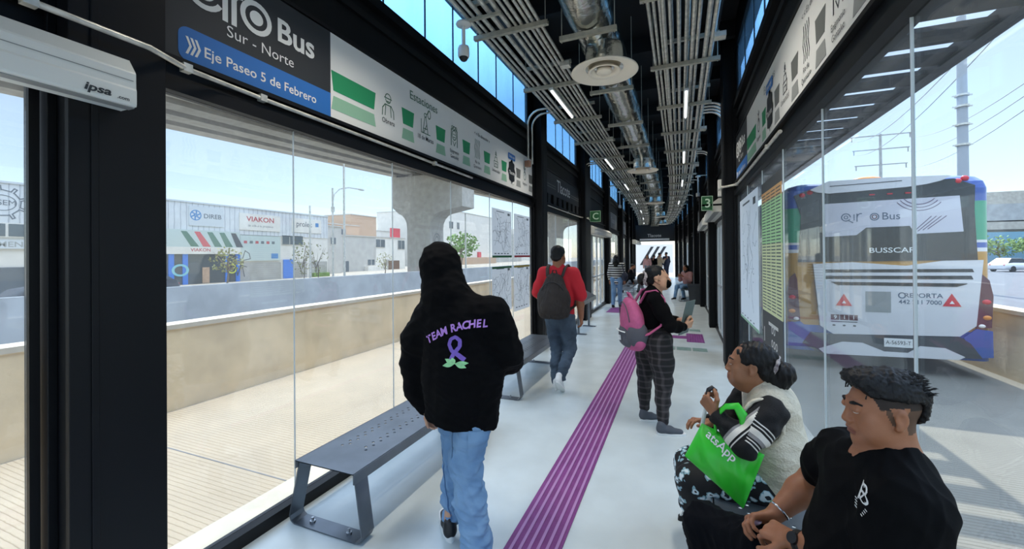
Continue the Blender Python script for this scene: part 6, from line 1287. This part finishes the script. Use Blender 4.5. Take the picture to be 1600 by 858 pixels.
# ------------------------------------------------------------------ the seated man in the black t-shirt
def seated_man():
    grp = []
    t = thing('person', 'seated man in a black t-shirt with a small white chest print, looking left, hands together', 'person', (.45, 1.5, .41))
    hd = Fr((.545, 1.5, 1.210), (-.97, -.13, -.05), (-.02, -.02, 1), .875)
    shL, elL, wrL = (.53, 1.35, 1.005), (.53, 1.36, .83), (.335, 1.575, .725); shR, elR, wrR = (.515, 1.70, 1.00), (.47, 1.86, .81), (.315, 1.765, .69)
    B = Sdf(.0036); head(B, hd, (.575, 1.5, 1.04), .062, .95, 1.12, wide=1.03); B.cone((.55, 1.5, .98), (.50, 1.5, .6), .12, .13, .06);
    arm(B, shL, elL, wrL, (.056, .050, .030)); hand(B, wrL, (-.70, .66, -.12), (.15, .42, -.9), 1, .75, 1.02, .8); arm(B, shR, elR, wrR, (.056, .050, .030)); hand(B, wrR, (-.86, -.25, -.12), (.1, -.62, -.75), -1, .7, 1.02, .7)
    B.chain([(.45, 1.40, .52), (.06, 1.36, .50), (.10, 1.30, .12)], [.08, .06, .04], .03); B.chain([(.45, 1.62, .52), (.09, 1.92, .49), (.12, 2.0, .12)], [.08, .06, .04], .03)
    def mf(P):
        x, y, z = loc(hd, P); lip = (np.abs(x) < .023) & (y > .089) & (z > -.082) & (z < -.059)
        side = (np.abs(x) > .036) & (y < np.where(z > .02, .052 - .35 * np.maximum(0, .06 - z), .026 - .5 * np.maximum(0, .01 - z))) & (z > -.03) & (z < .11)
        back = (y < -.035) & (z > -.062 - .2 * (y + .035)) & (z < .11)
        ear = (np.abs(x) > .074) & (np.abs(y + .010) < .026) & (z < .030) & (z > -.045)
        fade = (side | back) & ~ear
        return np.where(lip, 1, np.where(fade, np.where(z > .022, 2, 3), 0))
    B.mesh('body', [M['skin_tan'], M['lip'], M['hair_fade'], M['hair_short']], t, matfn=mf); eyes(t, hd)
    H = Sdf(.0045); H.ell(hd(0, -.018, .050), (.080, .098, .083), .02, Rm(hd)); H.ell(hd(0, .052, .106), (.056, .045, .026), .03, Rm(hd)); H.ell(hd(0, .078, .100), (.050, .022, .02), .02, Rm(hd)); H.ell(hd(0, .14, .0), (.13, .085, .088), .01, Rm(hd), True); H.ell(hd(0, .02, -.075), (.2, .2, .115), .02, Rm(hd), True); H.ell(hd(0, -.09, .015), (.055, .022, .05), .02, Rm(hd)); n1 = folds(.003, 120, (1.3, .4, 1), 71, True); ha = H.mesh('hair', M['hair_black'], t, n1)
    b = MB(); rnd = random.Random(5)
    for k in range(800):
        a = rnd.uniform(-1, 1); y = rnd.uniform(-.105, .075); x = a * .064; fz = max(0, 1 - (x / .085) ** 2 - ((y + .018) / .125) ** 2)
        z = .052 + .085 * math.sqrt(fz) + (.010 if y > .04 else 0); front = max(0, (y - .03) / .07)
        p = hd(x, y, z - .008); L = rnd.uniform(.012, .022); d = (hd.u * (.30 + .7 * front) - hd.f * (1.0 - 1.15 * front + rnd.uniform(-.2, .2)) + hd.r * (a * .25 + rnd.uniform(-.2, .2))).normalized()
        b.tube([p, p + d * L * .6 + hd.u * .002, p + d * L], [.0021, .0015, .0004], 4)
    for k in range(160):
        x = rnd.uniform(-.046, .046); y = rnd.uniform(.04, .088); p = hd(x, y, .098 + .012 * (1 - abs(x) / .05)); d = (hd.u * rnd.uniform(.7, 1.1) + hd.f * rnd.uniform(-.5, .1) + hd.r * rnd.uniform(-.3, .3)).normalized()
        b.tube([p, p + d * .012, p + d * rnd.uniform(.018, .026)], [.0024, .0018, .0004], 4)
    b.build('hair_strands', M['hair_black'], ha)
    T = Sdf(.005); ax_ = V((-.95, -.25, 0)).normalized(); fl = (list(ax_), .74); T.cone((.47, 1.5, .50), (.495, 1.5, .74), .175, .168, .05, fl); T.cone((.495, 1.5, .74), (.525, 1.5, .93), .168, .172, .06, fl); T.cone((.54, 1.39, .985), (.53, 1.63, .975), .078, .076, .06); T.cone((.555, 1.49, .99), (.57, 1.495, 1.065), .09, .068, .03); T.cone((.565, 1.47, 1.055), (.545, 1.35, 1.0), .068, .082, .05); T.cone((.56, 1.53, 1.045), (.53, 1.64, .98), .066, .075, .05)
    T.chain([shL, V(shL).lerp(V(elL), .5), V(shL).lerp(V(elL), .95)], [.080, .080, .077], .04); T.chain([shR, V(shR).lerp(V(elR), .45), V(shR).lerp(V(elR), .72)], [.084, .080, .076], .04)
    T.ell(hd(0, .0, -.03), (.0701, .075, .12), .004, Rm(hd), True); f1 = folds(.006, 18, (1, 1, .8), 75); f2 = folds(.005, 30, (1, 1, .6), 76, True); te = T.mesh('t_shirt', M['cloth_tee'], t, lambda P, N: f1(P, N) + f2(P, N))
    # small chest print
    fr = Frame((.437, 1.345, 1.015), V((.42, -.9, -.1)), V((.12, 0, 1))); mb = MB(); k_ = .62; fr.r *= 1.5
    fr.ring(mb, 0, .035 * k_, .017 * k_, .0042, 0); fr.ring(mb, .003, .002, .021 * k_, .0042, 0)
    for q in ([(-.02, .055), (-.018, -.02)], [(-.015, .05), (.018, -.015)], [(.018, .04), (-.01, -.015)]): fr.line(mb, [(x * k_, y * k_) for x, y in q], .0035, 0)
    for k in range(4): fr.line(mb, [((-.035 + .002 * k) * k_, (-.034 - .011 * k) * k_), ((.022 - .004 * k) * k_, (-.040 - .011 * k) * k_)], .0028, 0)
    decal(te, mb, 'chest_print', M['letter_white'], fr, te, .003)
    J = Sdf(.006); J.cone((.46, 1.38, .53), (.46, 1.62, .53), .115, .115, .05); J.chain([(.45, 1.40, .52), (.26, 1.38, .52), (.05, 1.36, .50), (.09, 1.32, .14)], [.11, .10, .085, .07], .04); J.chain([(.45, 1.62, .52), (.28, 1.78, .53), (.09, 1.93, .50), (.11, 2.0, .14)], [.112, .105, .085, .07], .04); j1 = folds(.006, 24, (1, 1, 1), 79, True); J.mesh('trousers', M['trouser_black'], t, j1)
    shoe(t, (.13, 1.33, 0), (-.13, 1.27, 0), (0, 0, 1), M['plastic_black'], M['rubber'], .046); shoe(t, (.16, 2.0, 0), (-.06, 2.14, 0), (0, 0, 1), M['plastic_black'], M['rubber'], .046)
    def wristband(w, e, r, wd, name, m, label, cat, beads=False, at=.12):
        w, e = V(w), V(e); ax = (w - e).normalized(); c = w - ax * at * .25; u = ax.orthogonal().normalized(); v = ax.cross(u); o = thing(name, label, cat, c); grp.append(o); b = MB()
        if beads: b.tube([c + (u * math.cos(a) + v * math.sin(a)) * r + ax * (.003 * math.sin(a)) for a in [2 * math.pi * i / 28 for i in range(28)]], [.0035 + .0018 * (i % 2) for i in range(28)], 6, closed=True); b.build('chain', M[m], o)
        else:
            R = [[c + ax * z + (u * math.cos(a) + v * math.sin(a)) * (r + k) for a in [2 * math.pi * i / 28 for i in range(28)]] for z, k in ((-wd, -.002), (-wd, .002), (wd, .002), (wd, -.002))]; b.rings(R, closed=True); b.build('strap', M[m], o)
            dz = V((-.2, -.75, .6)).normalized(); dz = (dz - ax * dz.dot(ax)).normalized(); b = MB(); b.cyl(c + dz * (r - .002), c + dz * (r + .009), .018, n=22); b.build('watch_face', M['plastic_black'], o)
    wristband(wrL, elL, .033, .012, 'wrist_watch', 'rubber', 'dark wrist watch on the near wrist of the seated man', 'watch'); wristband(wrR, elR, .033, .004, 'bracelet', 'silver', 'silver chain bracelet on the far wrist of the seated man', 'bracelet', True)
    o = thing('snack_packet', 'small shiny white and pink packet in the seated man hands', 'packet', (.25, 1.73, .65)); P = Sdf(.003); P.ell((.245, 1.735, .668), (.030, .016, .011), .005, Matrix.Rotation(.4, 3, 'Z')); P.mesh('wrapper', m_('wrapper', 'd9c9d2', .25, metal=.3, c2='a88aa0', scale=60), o)
    for q in grp + [t, o]: q.location += V((.0, .03, -.02))
seated_man()
# ------------------------------------------------------------------ small people far along the platform
def figure(name_label, x, y, ang, hgt, top, bot, sk='skin_tan', long_hair=False, sit=0.0, stride=.0, stripes=None, vox=.012, arms='down', group=None):
    s = hgt / 1.7; f = V((math.cos(ang), math.sin(ang), 0)); t = thing('person', name_label, 'person', (x, y, sit)); o = V((x, y, sit)); r = V((f.y, -f.x, 0))
    W = lambda a, b, c: o + (r * a + f * b + V((0, 0, c))) * s
    if sit: hz = .10; up = .02
    else: hz = .92; up = 0
    hd = Fr(W(0, .02 if not sit else .08, hz + .70), f, (0, 0, 1), s)
    B = Sdf(vox * .7); head(B, hd, W(0, 0, hz + .50), detail=vox < .02); B.cone(W(0, 0, hz + .45), W(0, 0, hz), .11 * s, .11 * s, .05)
    sh = [W(k * .18, 0, hz + .48) for k in (-1, 1)]
    if arms == 'down': el = [W(k * .24, .0, hz + .2) for k in (-1, 1)]; wr = [W(k * .24, .10, hz - .04) for k in (-1, 1)]
    else: el = [W(k * .24, .1, hz + .22) for k in (-1, 1)]; wr = [W(k * .08, .30, hz + .38) for k in (-1, 1)]
    for i in (0, 1): arm(B, sh[i], el[i], wr[i], (.045 * s, .04 * s, .028 * s)); hand(B, wr[i], wr[i] - el[i], f * (-1 if arms == 'down' else .2) + V((0, 0, .3)), (-1, 1)[i], .5, s)
    hp = [W(k * .09, 0, hz) for k in (-1, 1)]
    if sit: kn = [W(k * .12, .42, .09) for k in (-1, 1)]; an = [W(k * .12, .42 + .12 * k, -.33) for k in (-1, 1)]
    else: kn = [W(k * .09, k * stride * .5 + .03, .48) for k in (-1, 1)]; an = [W(k * .09, k * stride - .02 - abs(stride) * .1, .08) for k in (-1, 1)]
    for i in (0, 1): B.chain([hp[i], kn[i], an[i]], [.07 * s, .05 * s, .035 * s], .03)
    B.mesh('body', M[sk], t)
    H = Sdf(vox * .7); H.ell(hd(0, -.022, .042), [.086 * s, .10 * s, .086 * s], .02, Rm(hd)); 
    if long_hair: H.chain([hd(0, -.07, .0), hd(0, -.09, -.12), hd(0, -.09, -.24)], [.085 * s, .10 * s, .07 * s], .04)
    H.ell(hd(0, .12, -.04), [.11 * s, .085 * s, .11 * s], .012, Rm(hd), True); hn = folds(.008 if long_hair else .004, 40, (1, 1, 1), 5); H.mesh('hair', M['hair_black'], t, hn)
    T = Sdf(vox * .8); fl = (list(f), .7); T.cone(W(0, 0, hz - .02), W(0, 0, hz + .28), .165 * s, .175 * s, .05, fl); T.cone(W(0, 0, hz + .28), W(0, 0, hz + .42), .175 * s, .15 * s, .05, fl); T.cone(sh[0], sh[1], .07 * s, .07 * s, .05)
    for i in (0, 1): T.chain([sh[i], el[i], V(el[i]).lerp(V(wr[i]), .8)], [.075 * s, .062 * s, .05 * s], .03)
    T.mesh('top', M[top], t, folds(.006, 20, (1, 1, 1), 9))
    J = Sdf(vox * .8); J.cone(hp[0], hp[1], .12 * s, .12 * s, .04)
    for i in (0, 1): J.chain([hp[i], kn[i], V(kn[i]).lerp(V(an[i]), .92)], [.105 * s, .075 * s, .058 * s], .03)
    J.mesh('trousers', M[bot], t, folds(.005, 20, (1, 1, 1), 10))
    for i in (0, 1): a = V(an[i]); a.z -= .08 * s; shoe(t, a - f * .06, a + f * .2, (0, 0, 1), M['plastic_black'], M['shoe_white'])
    return t
m = m_('striped_top', '111114', .85); n = m.node_tree.nodes; l = m.node_tree.links; tc = n.new('ShaderNodeTexCoord'); w = n.new('ShaderNodeTexWave'); w.bands_direction = 'Z'; w.inputs['Scale'].default_value = 4.4; l.new(tc.outputs['Object'], w.inputs['Vector']); r = n.new('ShaderNodeValToRGB'); r.color_ramp.interpolation = 'CONSTANT'; r.color_ramp.elements[0].color = lin('111114'); r.color_ramp.elements[1].position = .55; r.color_ramp.elements[1].color = lin('d8d6d2'); l.new(w.outputs['Fac'], r.inputs[0]); l.new(r.outputs[0], n['Principled BSDF'].inputs['Base Color'])
m_('cloth_pink', 'b98a86', .8); m_('cloth_grey', '6a6e74', .8); m_('cloth_tan', '9c8b74', .8); m_('cloth_navy', '22283a', .8)
figure('woman with long dark curly hair, striped top and light jeans walking away past door C', -1.86, 13.2, 1.5, 1.62, 'striped_top', 'denim_light', long_hair=True, stride=.12)
p = thing('handbag', 'dark shoulder bag carried by the walker in stripes', 'bag', (-1.62, 13.2, .9)); K = Sdf(.009); K.ell((-1.60, 13.12, .98), (.10, .15, .14), .04); K.mesh('bag_body', M['cloth_navy'], p, folds(.006, 20)); b = MB(); b.tube([(-1.60, 13.02, 1.08), (-1.68, 13.1, 1.36), (-1.70, 13.2, 1.41), (-1.66, 13.28, 1.34), (-1.60, 13.25, 1.08)], .014, 6); b.build('strap', M['cloth_navy'], p)
figure('distant seated woman in a dusty pink top holding a phone on the right bench', .22, 16.3, 4.0, 1.6, 'cloth_pink', 'denim_light', sit=.41, long_hair=True, arms='up')
figure('distant person in a pale pink top standing near the end portal, leftmost standing', -2.05, 29.0, 4.6, 1.62, 'cloth_pink', 'cloth_grey', vox=.016, long_hair=True)
figure('distant person in dark clothes standing near the end portal, second from left', -1.66, 29.6, 1.0, 1.62, 'cloth_black', 'cloth_black', vox=.016)
figure('distant person in tan clothes standing near the end portal, third from left', -1.25, 28.6, .5, 1.74, 'cloth_tan', 'cloth_tan', vox=.016, arms='up')
figure('distant person in navy standing near the end portal, rightmost and tallest', -.88, 30.0, 2.2, 1.78, 'cloth_navy', 'cloth_navy', vox=.016)
figure('distant seated person in a dark top on the left bench behind the bun of hair', -1.96, 18.2, .1, 1.6, 'cloth_black', 'cloth_grey', sit=.41, vox=.014)
